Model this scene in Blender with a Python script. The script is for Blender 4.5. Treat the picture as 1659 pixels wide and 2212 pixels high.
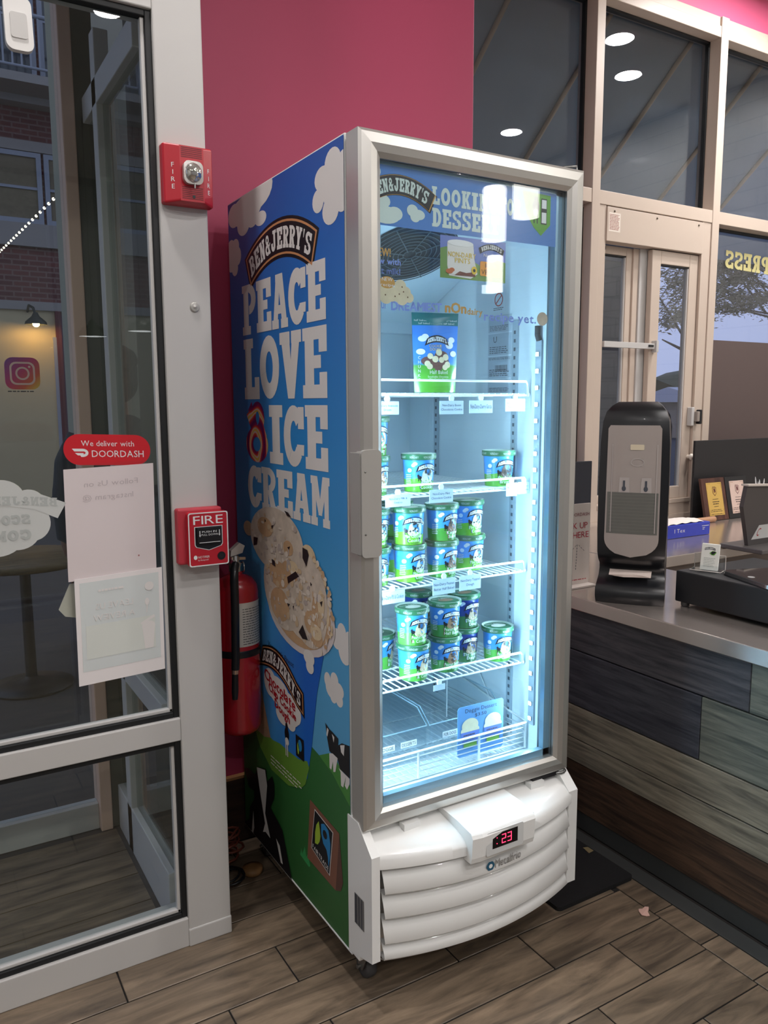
import bpy, math, random
from mathutils import Vector, Matrix
random.seed(7)
S = bpy.context.scene
for o in list(bpy.data.objects): bpy.data.objects.remove(o, do_unlink=True)
COL = S.collection
PI = math.pi

# ------------------------------------------------------------------ camera
yaw, pit, rol, FPX = 0.53846, 0.13643, -0.00422, 1714.31
fw = Vector((math.sin(yaw)*math.cos(pit), math.cos(yaw)*math.cos(pit), -math.sin(pit)))
rt = Vector((math.cos(yaw), -math.sin(yaw), 0)); up = rt.cross(fw)
r2 = rt*math.cos(rol)+up*math.sin(rol); u2 = up*math.cos(rol)-rt*math.sin(rol)
cd = bpy.data.cameras.new('camera'); cam = bpy.data.objects.new('camera', cd); COL.objects.link(cam)
cd.sensor_fit = 'HORIZONTAL'; cd.sensor_width = 36; cd.lens = 36*FPX/1659; cd.clip_start = .02; cd.clip_end = 300
m = Matrix((r2, u2, -fw)).transposed().to_4x4(); m.translation = Vector((-0.9171, -1.636, 1.5617)); cam.matrix_world = m
S.camera = cam

# ------------------------------------------------------------------ world (even dusk sky) and exposure
w = bpy.data.worlds.new('dusk_sky'); S.world = w; w.use_nodes = True
bg = w.node_tree.nodes['Background']; bg.inputs[0].default_value = (0.47, 0.52, 0.78, 1); bg.inputs[1].default_value = 1.15
S.view_settings.view_transform = 'Standard'; S.view_settings.look = 'None'; S.view_settings.gamma = 1
S.view_settings.exposure = 0.0; S.view_settings.use_curve_mapping = False
try: S.cycles.transparent_max_bounces = 24
except Exception: pass
DOWNLIGHT = 375.0     # emission of the recessed ceiling lamps
PENDANT = 14.0         # emission of the pendant shades
LED = 1150.0            # emission of the freezer's light strips

# ------------------------------------------------------------------ materials
def lin(h):
    if isinstance(h, str):
        h = h.lstrip('#'); h = [int(h[i:i+2], 16)/255 for i in (0, 2, 4)]
    else: h = [v/255 for v in h]
    return tuple(v/12.92 if v <= .04045 else ((v+.055)/1.055)**2.4 for v in h)+(1,)
MATS = {}
def mat(name, col, rough=.5, metal=0, var=.06, scale=6, bump=0, coat=0, emit=None, es=0, spec=.5, trans=0):
    if name in MATS: return MATS[name]
    mt = bpy.data.materials.new(name); mt.use_nodes = True; nt = mt.node_tree; b = nt.nodes['Principled BSDF']
    c = lin(col)
    b.inputs['Roughness'].default_value = rough; b.inputs['Metallic'].default_value = metal
    b.inputs['Specular IOR Level'].default_value = spec; b.inputs['Coat Weight'].default_value = coat
    tc = nt.nodes.new('ShaderNodeTexCoord')
    n = nt.nodes.new('ShaderNodeTexNoise'); n.inputs['Scale'].default_value = scale; n.inputs['Detail'].default_value = 4
    nt.links.new(tc.outputs['Object'], n.inputs['Vector'])
    r = nt.nodes.new('ShaderNodeMix'); r.data_type = 'RGBA'
    r.inputs[6].default_value = tuple(max(0, v*(1-var)) for v in c[:3])+(1,)
    r.inputs[7].default_value = tuple(min(1, v*(1+var)) for v in c[:3])+(1,)
    nt.links.new(n.outputs['Fac'], r.inputs[0]); nt.links.new(r.outputs[2], b.inputs['Base Color'])
    if bump:
        bp = nt.nodes.new('ShaderNodeBump'); bp.inputs['Strength'].default_value = bump; bp.inputs['Distance'].default_value = .002
        n2 = nt.nodes.new('ShaderNodeTexNoise'); n2.inputs['Scale'].default_value = scale*12
        nt.links.new(tc.outputs['Object'], n2.inputs['Vector'])
        nt.links.new(n2.outputs['Fac'], bp.inputs['Height']); nt.links.new(bp.outputs[0], b.inputs['Normal'])
    if emit is not None:
        b.inputs['Emission Color'].default_value = lin(emit); b.inputs['Emission Strength'].default_value = es
    MATS[name] = mt; return mt
def glass(name, tint=(255, 255, 255), refl=1.0, ior=1.5):
    if name in MATS: return MATS[name]
    mt = bpy.data.materials.new(name); mt.use_nodes = True; nt = mt.node_tree; nt.nodes.clear()
    o = nt.nodes.new('ShaderNodeOutputMaterial'); mx = nt.nodes.new('ShaderNodeMixShader')
    t = nt.nodes.new('ShaderNodeBsdfTransparent'); t.inputs[0].default_value = lin(tint)
    g = nt.nodes.new('ShaderNodeBsdfGlossy'); g.inputs['Roughness'].default_value = 0.0
    ge = nt.nodes.new('ShaderNodeNewGeometry'); dt = nt.nodes.new('ShaderNodeVectorMath'); dt.operation = 'DOT_PRODUCT'
    nt.links.new(ge.outputs['Normal'], dt.inputs[0]); nt.links.new(ge.outputs['Incoming'], dt.inputs[1])
    def M(op, a, b=None, c=None):
        n = nt.nodes.new('ShaderNodeMath'); n.operation = op
        for i, v in enumerate((a, b, c)):
            if v is None: continue
            if isinstance(v, (int, float)): n.inputs[i].default_value = v
            else: nt.links.new(v, n.inputs[i])
        return n.outputs[0]
    f0 = ((ior-1)/(ior+1))**2           # Schlick: the same from either face of the sheet
    sch = M('MULTIPLY_ADD', M('POWER', M('SUBTRACT', 1.0, M('ABSOLUTE', dt.outputs['Value'])), 5.0), 1-f0, f0)
    ml = nt.nodes.new('ShaderNodeMath'); ml.operation = 'MULTIPLY'; ml.inputs[1].default_value = refl; ml.use_clamp = True
    nt.links.new(sch, ml.inputs[0]); nt.links.new(ml.outputs[0], mx.inputs[0])
    nt.links.new(t.outputs[0], mx.inputs[1]); nt.links.new(g.outputs[0], mx.inputs[2]); nt.links.new(mx.outputs[0], o.inputs[0])
    MATS[name] = mt; return mt
def ramp_mat(name, axis, lo, hi, stops, rough=.5, spec=.5, coord='Object'):
    """a printed colour gradient along one object axis"""
    if name in MATS: return MATS[name]
    mt = bpy.data.materials.new(name); mt.use_nodes = True; nt = mt.node_tree; b = nt.nodes['Principled BSDF']
    b.inputs['Roughness'].default_value = rough; b.inputs['Specular IOR Level'].default_value = spec
    tc = nt.nodes.new('ShaderNodeTexCoord'); sp = nt.nodes.new('ShaderNodeSeparateXYZ'); mr = nt.nodes.new('ShaderNodeMapRange')
    mr.inputs[1].default_value = lo; mr.inputs[2].default_value = hi
    rp = nt.nodes.new('ShaderNodeValToRGB'); e = rp.color_ramp.elements
    e[0].position, e[0].color = stops[0][0], lin(stops[0][1]); e[1].position, e[1].color = stops[-1][0], lin(stops[-1][1])
    for p_, c_ in stops[1:-1]: x = e.new(p_); x.color = lin(c_)
    nt.links.new(tc.outputs[coord], sp.inputs[0]); nt.links.new(sp.outputs[axis], mr.inputs[0])
    nt.links.new(mr.outputs[0], rp.inputs[0]); nt.links.new(rp.outputs[0], b.inputs['Base Color'])
    MATS[name] = mt; return mt
def wood_mat(name, c1, c2, axis=0, rough=.45, stretch=9, scale=5, rnd=.35, bump=.25):
    """streaky grain along one axis, each board a little different"""
    if name in MATS: return MATS[name]
    mt = bpy.data.materials.new(name); mt.use_nodes = True; nt = mt.node_tree; b = nt.nodes['Principled BSDF']
    b.inputs['Roughness'].default_value = rough
    tc = nt.nodes.new('ShaderNodeTexCoord'); mp = nt.nodes.new('ShaderNodeMapping'); oi = nt.nodes.new('ShaderNodeObjectInfo')
    sc = [stretch]*3; sc[axis] = 1; mp.inputs['Scale'].default_value = sc
    ad = nt.nodes.new('ShaderNodeVectorMath'); ad.operation = 'ADD'
    ml = nt.nodes.new('ShaderNodeMath'); ml.operation = 'MULTIPLY'; ml.inputs[1].default_value = 37
    nt.links.new(oi.outputs['Random'], ml.inputs[0]); nt.links.new(tc.outputs['Object'], ad.inputs[0]); nt.links.new(ml.outputs[0], ad.inputs[1])
    nt.links.new(ad.outputs[0], mp.inputs[0])
    n = nt.nodes.new('ShaderNodeTexNoise'); n.inputs['Scale'].default_value = scale; n.inputs['Detail'].default_value = 7; n.inputs['Roughness'].default_value = .62; n.inputs['Distortion'].default_value = .6
    nt.links.new(mp.outputs[0], n.inputs['Vector'])
    rp = nt.nodes.new('ShaderNodeValToRGB'); e = rp.color_ramp.elements
    e[0].position, e[0].color = .34, lin(c1); e[1].position, e[1].color = .68, lin(c2)
    nt.links.new(n.outputs['Fac'], rp.inputs[0])
    hv = nt.nodes.new('ShaderNodeHueSaturation'); mr = nt.nodes.new('ShaderNodeMapRange'); mr.inputs[3].default_value = 1-rnd; mr.inputs[4].default_value = 1+rnd
    nt.links.new(oi.outputs['Random'], mr.inputs[0]); nt.links.new(mr.outputs[0], hv.inputs['Value']); nt.links.new(rp.outputs[0], hv.inputs['Color'])
    nt.links.new(hv.outputs[0], b.inputs['Base Color'])
    bp = nt.nodes.new('ShaderNodeBump'); bp.inputs['Strength'].default_value = bump; bp.inputs['Distance'].default_value = .004
    nt.links.new(n.outputs['Fac'], bp.inputs['Height']); nt.links.new(bp.outputs[0], b.inputs['Normal'])
    MATS[name] = mt; return mt
def brick_mat(name, c1, c2, mortar, w_, h_, rough=.8, axis='XZ', msize=.012, coat=0, bump=.4):
    if name in MATS: return MATS[name]
    mt = bpy.data.materials.new(name); mt.use_nodes = True; nt = mt.node_tree; b = nt.nodes['Principled BSDF']
    b.inputs['Roughness'].default_value = rough; b.inputs['Coat Weight'].default_value = coat
    tc = nt.nodes.new('ShaderNodeTexCoord'); sp = nt.nodes.new('ShaderNodeSeparateXYZ'); cb = nt.nodes.new('ShaderNodeCombineXYZ')
    nt.links.new(tc.outputs['Object'], sp.inputs[0]); nt.links.new(sp.outputs[0 if axis[0] == 'X' else 1], cb.inputs[0]); nt.links.new(sp.outputs[2], cb.inputs[1])
    br = nt.nodes.new('ShaderNodeTexBrick'); br.inputs['Color1'].default_value = lin(c1); br.inputs['Color2'].default_value = lin(c2); br.inputs['Mortar'].default_value = lin(mortar)
    br.inputs['Scale'].default_value = 1; br.inputs['Brick Width'].default_value = w_; br.inputs['Row Height'].default_value = h_; br.inputs['Mortar Size'].default_value = msize
    nt.links.new(cb.outputs[0], br.inputs['Vector']); nt.links.new(br.outputs['Color'], b.inputs['Base Color'])
    bp = nt.nodes.new('ShaderNodeBump'); bp.inputs['Strength'].default_value = bump; bp.inputs['Distance'].default_value = .004; bp.invert = True
    nt.links.new(br.outputs['Fac'], bp.inputs['Height']); nt.links.new(bp.outputs[0], b.inputs['Normal'])
    MATS[name] = mt; return mt

# ------------------------------------------------------------------ mesh builder
OFF = {}
class MB:
    def __init__(s): s.v = []; s.f = []; s.mi = []; s.sm = []; s.mats = []
    def m(s, mt):
        if mt not in s.mats: s.mats.append(mt)
        return s.mats.index(mt)
    def face(s, pts, mt, smooth=False):
        i = len(s.v); s.v += [tuple(p) for p in pts]; s.f.append(list(range(i, i+len(pts)))); s.mi.append(s.m(mt)); s.sm.append(smooth)
    def grid(s, rows, mt, smooth=True, close_u=False, close_v=False):
        i = len(s.v); nr = len(rows); nc = len(rows[0])
        for r in rows: s.v += [tuple(p) for p in r]
        k = s.m(mt)
        for a in range(nr if close_v else nr-1):
            for b in range(nc if close_u else nc-1):
                a2 = (a+1) % nr; b2 = (b+1) % nc
                s.f.append([i+a*nc+b, i+a*nc+b2, i+a2*nc+b2, i+a2*nc+b]); s.mi.append(k); s.sm.append(smooth)
    def box(s, x0, x1, y0, y1, z0, z1, mt):
        P = [(x0,y0,z0),(x1,y0,z0),(x1,y1,z0),(x0,y1,z0),(x0,y0,z1),(x1,y0,z1),(x1,y1,z1),(x0,y1,z1)]
        i = len(s.v); s.v += P; k = s.m(mt)
        for q in ([0,3,2,1],[4,5,6,7],[0,1,5,4],[1,2,6,5],[2,3,7,6],[3,0,4,7]): s.f.append([i+a for a in q]); s.mi.append(k); s.sm.append(False)
    def prism(s, pts, fr, d0, d1, mt, mt_side=None):
        """fr(a,b,d) -> 3D"""
        A = [fr(a, b, d0) for a, b in pts]; B = [fr(a, b, d1) for a, b in pts]
        s.face(A, mt); s.face(B[::-1], mt); n = len(pts)
        for i in range(n): s.face([A[i], B[i], B[(i+1) % n], A[(i+1) % n]], mt_side or mt)
    def tube(s, pts, r, mt, n=6, closed=False, caps=True):
        P = [Vector(p) for p in pts]; N = len(P); rows = []; prev = None
        R = r if isinstance(r, (list, tuple)) else [r]*N
        for i in range(N):
            if closed: d = P[(i+1) % N]-P[i-1]
            else: d = P[min(i+1, N-1)]-P[max(i-1, 0)]
            d = d.normalized() if d.length > 1e-9 else Vector((0, 0, 1))
            if prev is None:
                a = Vector((0, 0, 1)) if abs(d.z) < .9 else Vector((1, 0, 0)); e1 = d.cross(a).normalized()
            else:
                e1 = prev-d*prev.dot(d); e1 = e1.normalized() if e1.length > 1e-6 else d.orthogonal().normalized()
            prev = e1; e2 = d.cross(e1)
            rows.append([P[i]+(e1*math.cos(2*PI*k/n)+e2*math.sin(2*PI*k/n))*R[i] for k in range(n)])
        s.grid(rows, mt, True, close_u=True, close_v=closed)
        if caps and not closed: s.face(rows[0][::-1], mt); s.face(rows[-1], mt)
    def lathe(s, prof, c, mt, n=24, axis='Z', arc=(0, 2*PI), caps=False):
        c = Vector(c); full = abs(arc[1]-arc[0]-2*PI) < 1e-6; K = n if full else n+1; rows = []
        for r, h in prof:
            row = []
            for k in range(K):
                t = arc[0]+(arc[1]-arc[0])*k/n
                if axis == 'Z': q = Vector((r*math.cos(t), r*math.sin(t), h))
                elif axis == 'Y': q = Vector((r*math.cos(t), h, r*math.sin(t)))
                else: q = Vector((h, r*math.cos(t), r*math.sin(t)))
                row.append(c+q)
            rows.append(row)
        s.grid(rows, mt, True, close_u=full)
        if caps:
            s.face(rows[0][::-1], mt); s.face(rows[-1], mt)
    def ball(s, c, r, mt, n=10, k=7):
        rx, ry, rz = r if isinstance(r, (tuple, list)) else (r, r, r); c = Vector(c)
        rows = [[c+Vector((rx*math.sin(PI*j/k)*math.cos(2*PI*i/n), ry*math.sin(PI*j/k)*math.sin(2*PI*i/n), rz*math.cos(PI*j/k))) for i in range(n)] for j in range(k+1)]
        s.grid(rows, mt, True, close_u=True)
    def flat(s, polys, fr, l, mt):
        """2D polygons onto a surface: fr(a,b,layer)"""
        for p in polys: s.k = (getattr(s, 'k', 0)+1) % 17; s.face([fr(a, b, l+s.k*.05) for a, b in p], mt)
    def build(s, name, parent=None, bevel=0, seg=2, local=False):
        me = bpy.data.meshes.new(name); o = bpy.data.objects.new(name, me); COL.objects.link(o)
        off = Vector((0, 0, 0)) if (local or parent is None) else OFF.get(parent, Vector((0, 0, 0)))
        me.from_pydata([tuple(Vector(p)-off) for p in s.v], [], s.f)
        for mt in s.mats: me.materials.append(mt)
        me.polygons.foreach_set('material_index', s.mi); me.polygons.foreach_set('use_smooth', s.sm); me.update()
        if parent is not None: o.parent = parent
        OFF[o] = off
        if bevel:
            b = o.modifiers.new('bevel', 'BEVEL'); b.width = bevel; b.segments = seg; b.limit_method = 'ANGLE'; b.angle_limit = math.radians(40)
        return o
def tag(o, label, cat=None, group=None, kind=None):
    o['label'] = label
    if cat: o['category'] = cat
    if group: o['group'] = group
    if kind: o['kind'] = kind
    return o
def thing(name, loc, label=None, cat=None, group=None, kind=None, rotz=0):
    o = bpy.data.objects.new(name, None); COL.objects.link(o); o.location = loc; o.rotation_euler = (0, 0, rotz); o.empty_display_size = .05
    OFF[o] = Vector(loc)
    if label: tag(o, label, cat, group, kind)
    elif kind: o['kind'] = kind
    return o
def copy_tree(o, parent=None):
    c = o.copy(); COL.objects.link(c); c.parent = parent
    for ch in list(o.children): copy_tree(ch, c)
    return c
def one(name, mb, label, cat, base, bevel=0, kind=None, group=None):
    """a thing that is a single mesh, origin at its base"""
    o = mb.build(name, None, bevel); b = Vector(base)
    for v in o.data.vertices: v.co -= b
    o.location = b; OFF[o] = b
    return tag(o, label, cat, group, kind)

# ------------------------------------------------------------------ lettering
GL = {}
def load_glyphs():
    chars = "ABCDEFGHIJKLMNOPQRSTUVWXYZabcdefghijklmnopqrstuvwxyz0123456789&$.,!'%@:-"
    obs = []
    for ch in chars:
        cu = bpy.data.curves.new('g', 'FONT'); cu.body = ch; cu.resolution_u = 2; cu.fill_mode = 'FRONT'
        o = bpy.data.objects.new('g', cu); COL.objects.link(o); obs.append((ch, o))
    dg = bpy.context.evaluated_depsgraph_get()
    for ch, o in obs:
        me = bpy.data.meshes.new_from_object(o.evaluated_get(dg))
        vs = [(v.co.x, v.co.y) for v in me.vertices]; fs = [list(p.vertices) for p in me.polygons]
        x0 = min(v[0] for v in vs); x1 = max(v[0] for v in vs)
        GL[ch] = ([(a-x0, b) for a, b in vs], fs, x1-x0); bpy.data.meshes.remove(me)
    for ch, o in obs:
        cu = o.data; bpy.data.objects.remove(o); bpy.data.curves.remove(cu)
load_glyphs()
def sans(txt, sp=.09):
    """polygons of a line in normalised width 0..1, height in units of cap height 0..1"""
    pen = 0; out = []
    for ch in txt:
        if ch == ' ': pen += .3; continue
        vs, fs, wd = GL[ch]
        for f in fs: out.append([(vs[i][0]+pen, vs[i][1]) for i in f])
        pen += wd+sp
    W_ = max(pen-sp, .01); return [[(a/W_, b/.69) for a, b in p] for p in out], W_/.69
def R_(x0, y0, x1, y1): return [(x0, y0), (x1, y0), (x1, y1), (x0, y1)]
def ring(cx, cy, rx, ry, ix, iy, a0, a1, n=12):
    out = []
    for i in range(n):
        t0 = math.radians(a0+(a1-a0)*i/n); t1 = math.radians(a0+(a1-a0)*(i+1)/n)
        out.append([(cx+ix*math.cos(t0), cy+iy*math.sin(t0)), (cx+rx*math.cos(t0), cy+ry*math.sin(t0)), (cx+rx*math.cos(t1), cy+ry*math.sin(t1)), (cx+ix*math.cos(t1), cy+iy*math.sin(t1))])
    return out
SLAB = {
 'P': [R_(.1,0,.46,1), R_(0,0,.6,.17), R_(0,.85,.6,1)]+ring(.5,.7,.5,.3,.17,.13,-90,90),
 'E': [R_(.1,0,.48,1), R_(0,0,1,.19), R_(0,.82,1,1), R_(.4,.42,.76,.6), R_(.7,0,1,.36), R_(.68,.64,1,1)],
 'A': [[(.06,0),(.34,0),(.56,1),(.3,1)], [(.66,0),(.96,0),(.7,1),(.4,1)], R_(.25,.27,.75,.43), R_(0,0,.43,.17), R_(.57,0,1,.17), R_(.26,.86,.7,1)],
 'C': ring(.5,.5,.5,.5,.16,.25,40,320,20)+[R_(.72,.62,1,.97), [(.62,.2),(.98,.2),(1,.37),(.66,.37)]],
 'L': [R_(.1,0,.5,1), R_(0,.84,.64,1), R_(0,0,1,.2), R_(.7,0,1,.36)],
 'O': ring(.5,.5,.5,.5,.18,.25,0,360,24),
 'V': [[(.04,1),(.44,1),(.62,0),(.36,0)], [(.6,1),(.96,1),(.66,0),(.4,0)], R_(0,.82,.48,1), R_(.55,.82,1,1)],
 'I': [R_(.22,0,.78,1), R_(0,0,1,.2), R_(0,.8,1,1)],
 'R': [R_(.1,0,.44,1), R_(0,0,.52,.17), R_(0,.85,.6,1), [(.4,.5),(.74,.46),(1,0),(.62,0)], R_(.62,0,1.02,.16)]+ring(.48,.72,.48,.28,.16,.12,-90,90),
 'M': [R_(.06,0,.28,1), R_(.72,0,.94,1), [(.06,1),(.36,1),(.6,.22),(.42,.22)], [(.64,1),(.94,1),(.58,.22),(.4,.22)], R_(0,0,.36,.17), R_(.64,0,1,.17), R_(0,.84,.32,1), R_(.68,.84,1,1)],
 'B': [R_(.1,0,.42,1), R_(0,0,.55,.15), R_(0,.85,.55,1), R_(.4,.42,.6,.58)]+ring(.5,.73,.44,.27,.15,.12,-90,90)+ring(.5,.28,.5,.28,.18,.13,-90,90),
 'N': [R_(.1,0,.34,1), R_(.68,0,.92,1), [(.1,1),(.4,1),(.92,0),(.62,0)], R_(0,0,.46,.16), R_(0,.84,.4,1), R_(.56,.84,1,1)],
 'J': [R_(.5,.25,.84,1), R_(.36,.84,1,1)]+ring(.44,.3,.4,.3,.07,.08,180,360)+[R_(.04,.26,.36,.42)],
 'Y': [[(.02,1),(.38,1),(.66,.4),(.36,.4)], [(.64,1),(.98,1),(.66,.4),(.4,.4)], R_(.33,0,.68,.45), R_(0,.85,.46,1), R_(.56,.85,1,1), R_(.2,0,.82,.16)],
 'S': ring(.48,.73,.46,.27,.15,.1,30,270)+ring(.5,.28,.5,.28,.16,.1,-150,90)+[R_(.7,.68,.96,1), R_(0,0,.26,.34)],
 '&': ring(.45,.76,.3,.24,.1,.09,0,360,16)+ring(.42,.29,.42,.29,.16,.12,0,360,16)+[[(.3,.6),(.55,.62),(1,.05),(.72,0)], [(.7,.3),(1,.5),(.92,.58),(.62,.36)]],
 "'": [[(.2,1),(.8,1),(.55,.62),(.35,.62)]],
 'K': [R_(.1,0,.44,1), R_(0,0,.54,.16), R_(0,.84,.54,1), [(.4,.4),(.62,1),(.98,1),(.6,.42)], [(.4,.6),(.66,.6),(1,0),(.66,0)], R_(.6,0,1.02,.15), R_(.58,.86,1,1)],
 'D': [R_(.1,0,.46,1), R_(0,0,.5,.17), R_(0,.83,.5,1)]+ring(.46,.5,.54,.5,.2,.3,-90,90,16),
 'G': ring(.5,.5,.5,.5,.16,.25,40,320,20)+[R_(.72,.62,1,.97), R_(.55,.36,1,.5), R_(.7,.1,.96,.5)],
 'X': [[(.04,0),(.38,0),(.96,1),(.62,1)], [(.62,0),(.96,0),(.38,1),(.04,1)], R_(0,0,.44,.15), R_(.56,0,1,.15), R_(0,.85,.44,1), R_(.56,.85,1,1)],
 'F': [R_(.1,0,.46,1), R_(0,0,.6,.17), R_(0,.82,1,1), R_(.4,.42,.74,.6), R_(.7,.62,1,1)],
 'T': [R_(.32,0,.68,1), R_(.16,0,.84,.17), R_(0,.82,1,1), R_(0,.6,.24,1), R_(.76,.6,1,1)],
}
NARROW = {"'": .35, 'I': .72, 'L': .85}
def slab(txt, gap=.12, wide=1.0):
    pen = 0; out = []
    for ch in txt:
        if ch == ' ': pen += .35; continue
        wd = NARROW.get(ch, 1.0)*wide
        for p in SLAB[ch]: out.append([(a*wd+pen, b) for a, b in p])
        pen += wd+gap
    W_ = pen-gap; return [[(a/W_, b) for a, b in p] for p in out]
def subdiv(p, mx=.06):
    out = []
    for i in range(len(p)):
        a, b = p[i], p[(i+1) % len(p)]; k = max(1, int(math.hypot(a[0]-b[0], (a[1]-b[1])*.3)/mx))
        out += [(a[0]+(b[0]-a[0])*j/k, a[1]+(b[1]-a[1])*j/k) for j in range(k)]
    return out
def quad(q):
    """bilinear map: q = bottom-left, bottom-right, top-right, top-left in (a,b)"""
    bl, br, tr, tl = q
    return lambda u, v: tuple(bl[i]*(1-u)*(1-v)+br[i]*u*(1-v)+tr[i]*u*v+tl[i]*(1-u)*v for i in (0, 1))
def warp(polys, f, sub=False): return [[f(a, b) for a, b in (subdiv(p) if sub else p)] for p in polys]
def bold(polys, d): return [[(a+dx*d, b+dz*d) for a, b in p] for dx, dz in ((0, 0), (1, .4), (-1, -.4), (.5, -.8), (-.5, .8)) for p in polys]
def rect_text(txt, a0, a1, b0, b1, font='sans', keep=False):
    if font == 'slab': pl = slab(txt)
    else: pl, ar = sans(txt)
    if keep and font != 'slab':                      # keep the natural width, centred
        wd = (b1-b0)*ar; s_ = 1 if a1 > a0 else -1
        if wd < abs(a1-a0): c_ = (a0+a1)/2; a0, a1 = c_-s_*wd/2, c_+s_*wd/2
    return warp(pl, quad(((a0, b0), (a1, b0), (a1, b1), (a0, b1))))
def arc_band(a0, a1, bend, sag, h, n=14, grow=0):
    """banner between a0 and a1 (may run backwards), centre line raised by sag in the middle"""
    def f(u, v):
        t = 2*u-1; s_ = (a1-a0)
        ang = -t*bend
        return (a0+s_*u + math.sin(ang)*(v-.5)*h*(-1 if s_ > 0 else 1), sag[0]+sag[1]*(1-t*t)+(v-.5)*h*math.cos(ang))
    g = grow
    top = [f(-g+(1+2*g)*i/n, 1+g*1.6) for i in range(n+1)]; bot = [f(-g+(1+2*g)*i/n, -g*1.6) for i in range(n+1)]
    return f, top, bot
def ellipse(cx, cy, rx, ry, n=20): return [(cx+rx*math.cos(2*PI*i/n), cy+ry*math.sin(2*PI*i/n)) for i in range(n)]
def clip(p, ax, val, keep_less):
    out = []
    for i in range(len(p)):
        a, b = p[i-1], p[i]; ia = (a[ax] <= val) == keep_less; ib = (b[ax] <= val) == keep_less
        if ia != ib:
            t = (val-a[ax])/(b[ax]-a[ax]); out.append((a[0]+(b[0]-a[0])*t, a[1]+(b[1]-a[1])*t))
        if ib: out.append(b)
    return out
def rrect(a0, a1, b0, b1, r, n=5):
    out = []
    for cx, cy, t in ((a1-r, b1-r, 0), (a0+r, b1-r, 90), (a0+r, b0+r, 180), (a1-r, b0+r, 270)):
        for i in range(n+1): q = math.radians(t+90*i/n); out.append((cx+r*math.cos(q), cy+r*math.sin(q)))
    return out
def bars(a0, a1, b0, b1, n, frac=.45, seed=1):
    """rows of print too small to read, as short strokes"""
    rr = random.Random(seed); out = []; h = (b1-b0)/n
    for i in range(n):
        z = b1-h*(i+.5); x = a0
        while abs(x-a0) < abs(a1-a0)*.92:
            l_ = (a1-a0)*rr.uniform(.06, .2)
            if abs(x+l_-a0) > abs(a1-a0): break
            out.append(R_(x, z-h*frac/2, x+l_, z+h*frac/2)); x += l_+(a1-a0)*.03
    return out

# ================================================================== THE SETTING
FR_ALU = mat('painted_aluminium', (197, 195, 193), .42, .0, .03, 3)
FR_DARK = mat('black_gasket', (16, 19, 22), .55, 0, .1)
FR_CREAM = mat('cream_window_aluminium', (200, 184, 170), .4, 0, .03, 3)
PANE = glass('storefront_glass', (244, 248, 246), 1.0)
PANE_R = glass('window_glass', (240, 244, 248), 1.8)
RED = mat('raspberry_wall_paint', (172, 56, 92), .55, 0, .05, 2, .05)
PINK = mat('pink_wall_paint', (214, 92, 132), .55, 0, .04, 2, .05)
TILE = wood_mat('wood_look_tile', (80, 70, 60), (142, 124, 104), 0, .38, 7, 3.2, .16, .1)
GROUT = mat('dark_grout', (26, 23, 21), .85, 0, .1, 20)

# floor: a dark bed of grout and every wood-look tile on it
mb = MB(); mb.box(-4, 4.6, -6.4, 1.6, -.05, -.004, GROUT)
floor = tag(mb.build('floor'), 'dark grouted floor laid with brown wood-look plank tiles', 'floor', kind='structure')
TL, TW, GAP = .62, .1635, .0045
def slab_mesh(name, lx, ly, mt, h=.004):
    b = MB(); b.box(-lx/2, lx/2, -ly/2, ly/2, -h, 0, mt); o = b.build(name, None, .0012, 1); me = o.data; bpy.data.objects.remove(o); return me
CACHE = {}
def plank(x0, x1, y0, y1, parent=floor, name='floor_plank', mt=TILE, h=.004):
    k = (round(x1-x0, 3), round(y1-y0, 3), mt.name)
    if k not in CACHE: CACHE[k] = slab_mesh(name, x1-x0-GAP, y1-y0-GAP, mt, h)
    o = bpy.data.objects.new(name, CACHE[k]); COL.objects.link(o); o.parent = parent; o.location = ((x0+x1)/2, (y0+y1)/2, 0)
    b = o.modifiers.new('bevel', 'BEVEL'); b.width = .0012; b.segments = 1; return o
SEAM = {1: -.528, 0: -.11, -1: .31, -2: .521, -3: .729, -4: .515, -5: .1}   # a tile joint of each row
for r in range(-9, 5):
    y0 = .1785+TW*r; y1 = min(y0+TW, .926)
    s0 = SEAM.get(r, random.uniform(-.5, .8))
    k0 = math.floor((-1.7-s0)/TL)
    x = s0+k0*TL
    while x < .95:
        x1 = min(x+TL, .95); x0 = max(x, -.19 if r > 1 else -1.8)
        if x1-x0 > .03: plank(x0, x1, y0, y1)
        x += TL
# border course by the counter
yb = -1.3
while yb < .95:
    plank(.95, 1.034, yb, yb+.168); yb += .168
# dark cove strip at the counter's foot
mb = MB(); mb.box(1.036, 1.098, -1.6, 1.5, -.004, .0, mat('cove_tile', (58, 60, 60), .5, 0, .12, 8))
t = mb.build('trim_1', None, .001); tag(t, 'dark grey tile strip along the foot of the counter', 'trim', kind='structure')
# rest of the room's floor (behind the camera and behind the counter), same tile by material
mb = MB(); mb.box(1.72, 4.6, -6.4, 1.6, -.004, 0, TILE); mb.box(-4, -1.8, -6.4, .46, -.004, 0, TILE); mb.box(-1.8, 1.03, -6.4, -1.3, -.004, 0, TILE)
o = mb.build('floor_tiles', floor); o['kind'] = 'stuff'

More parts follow.
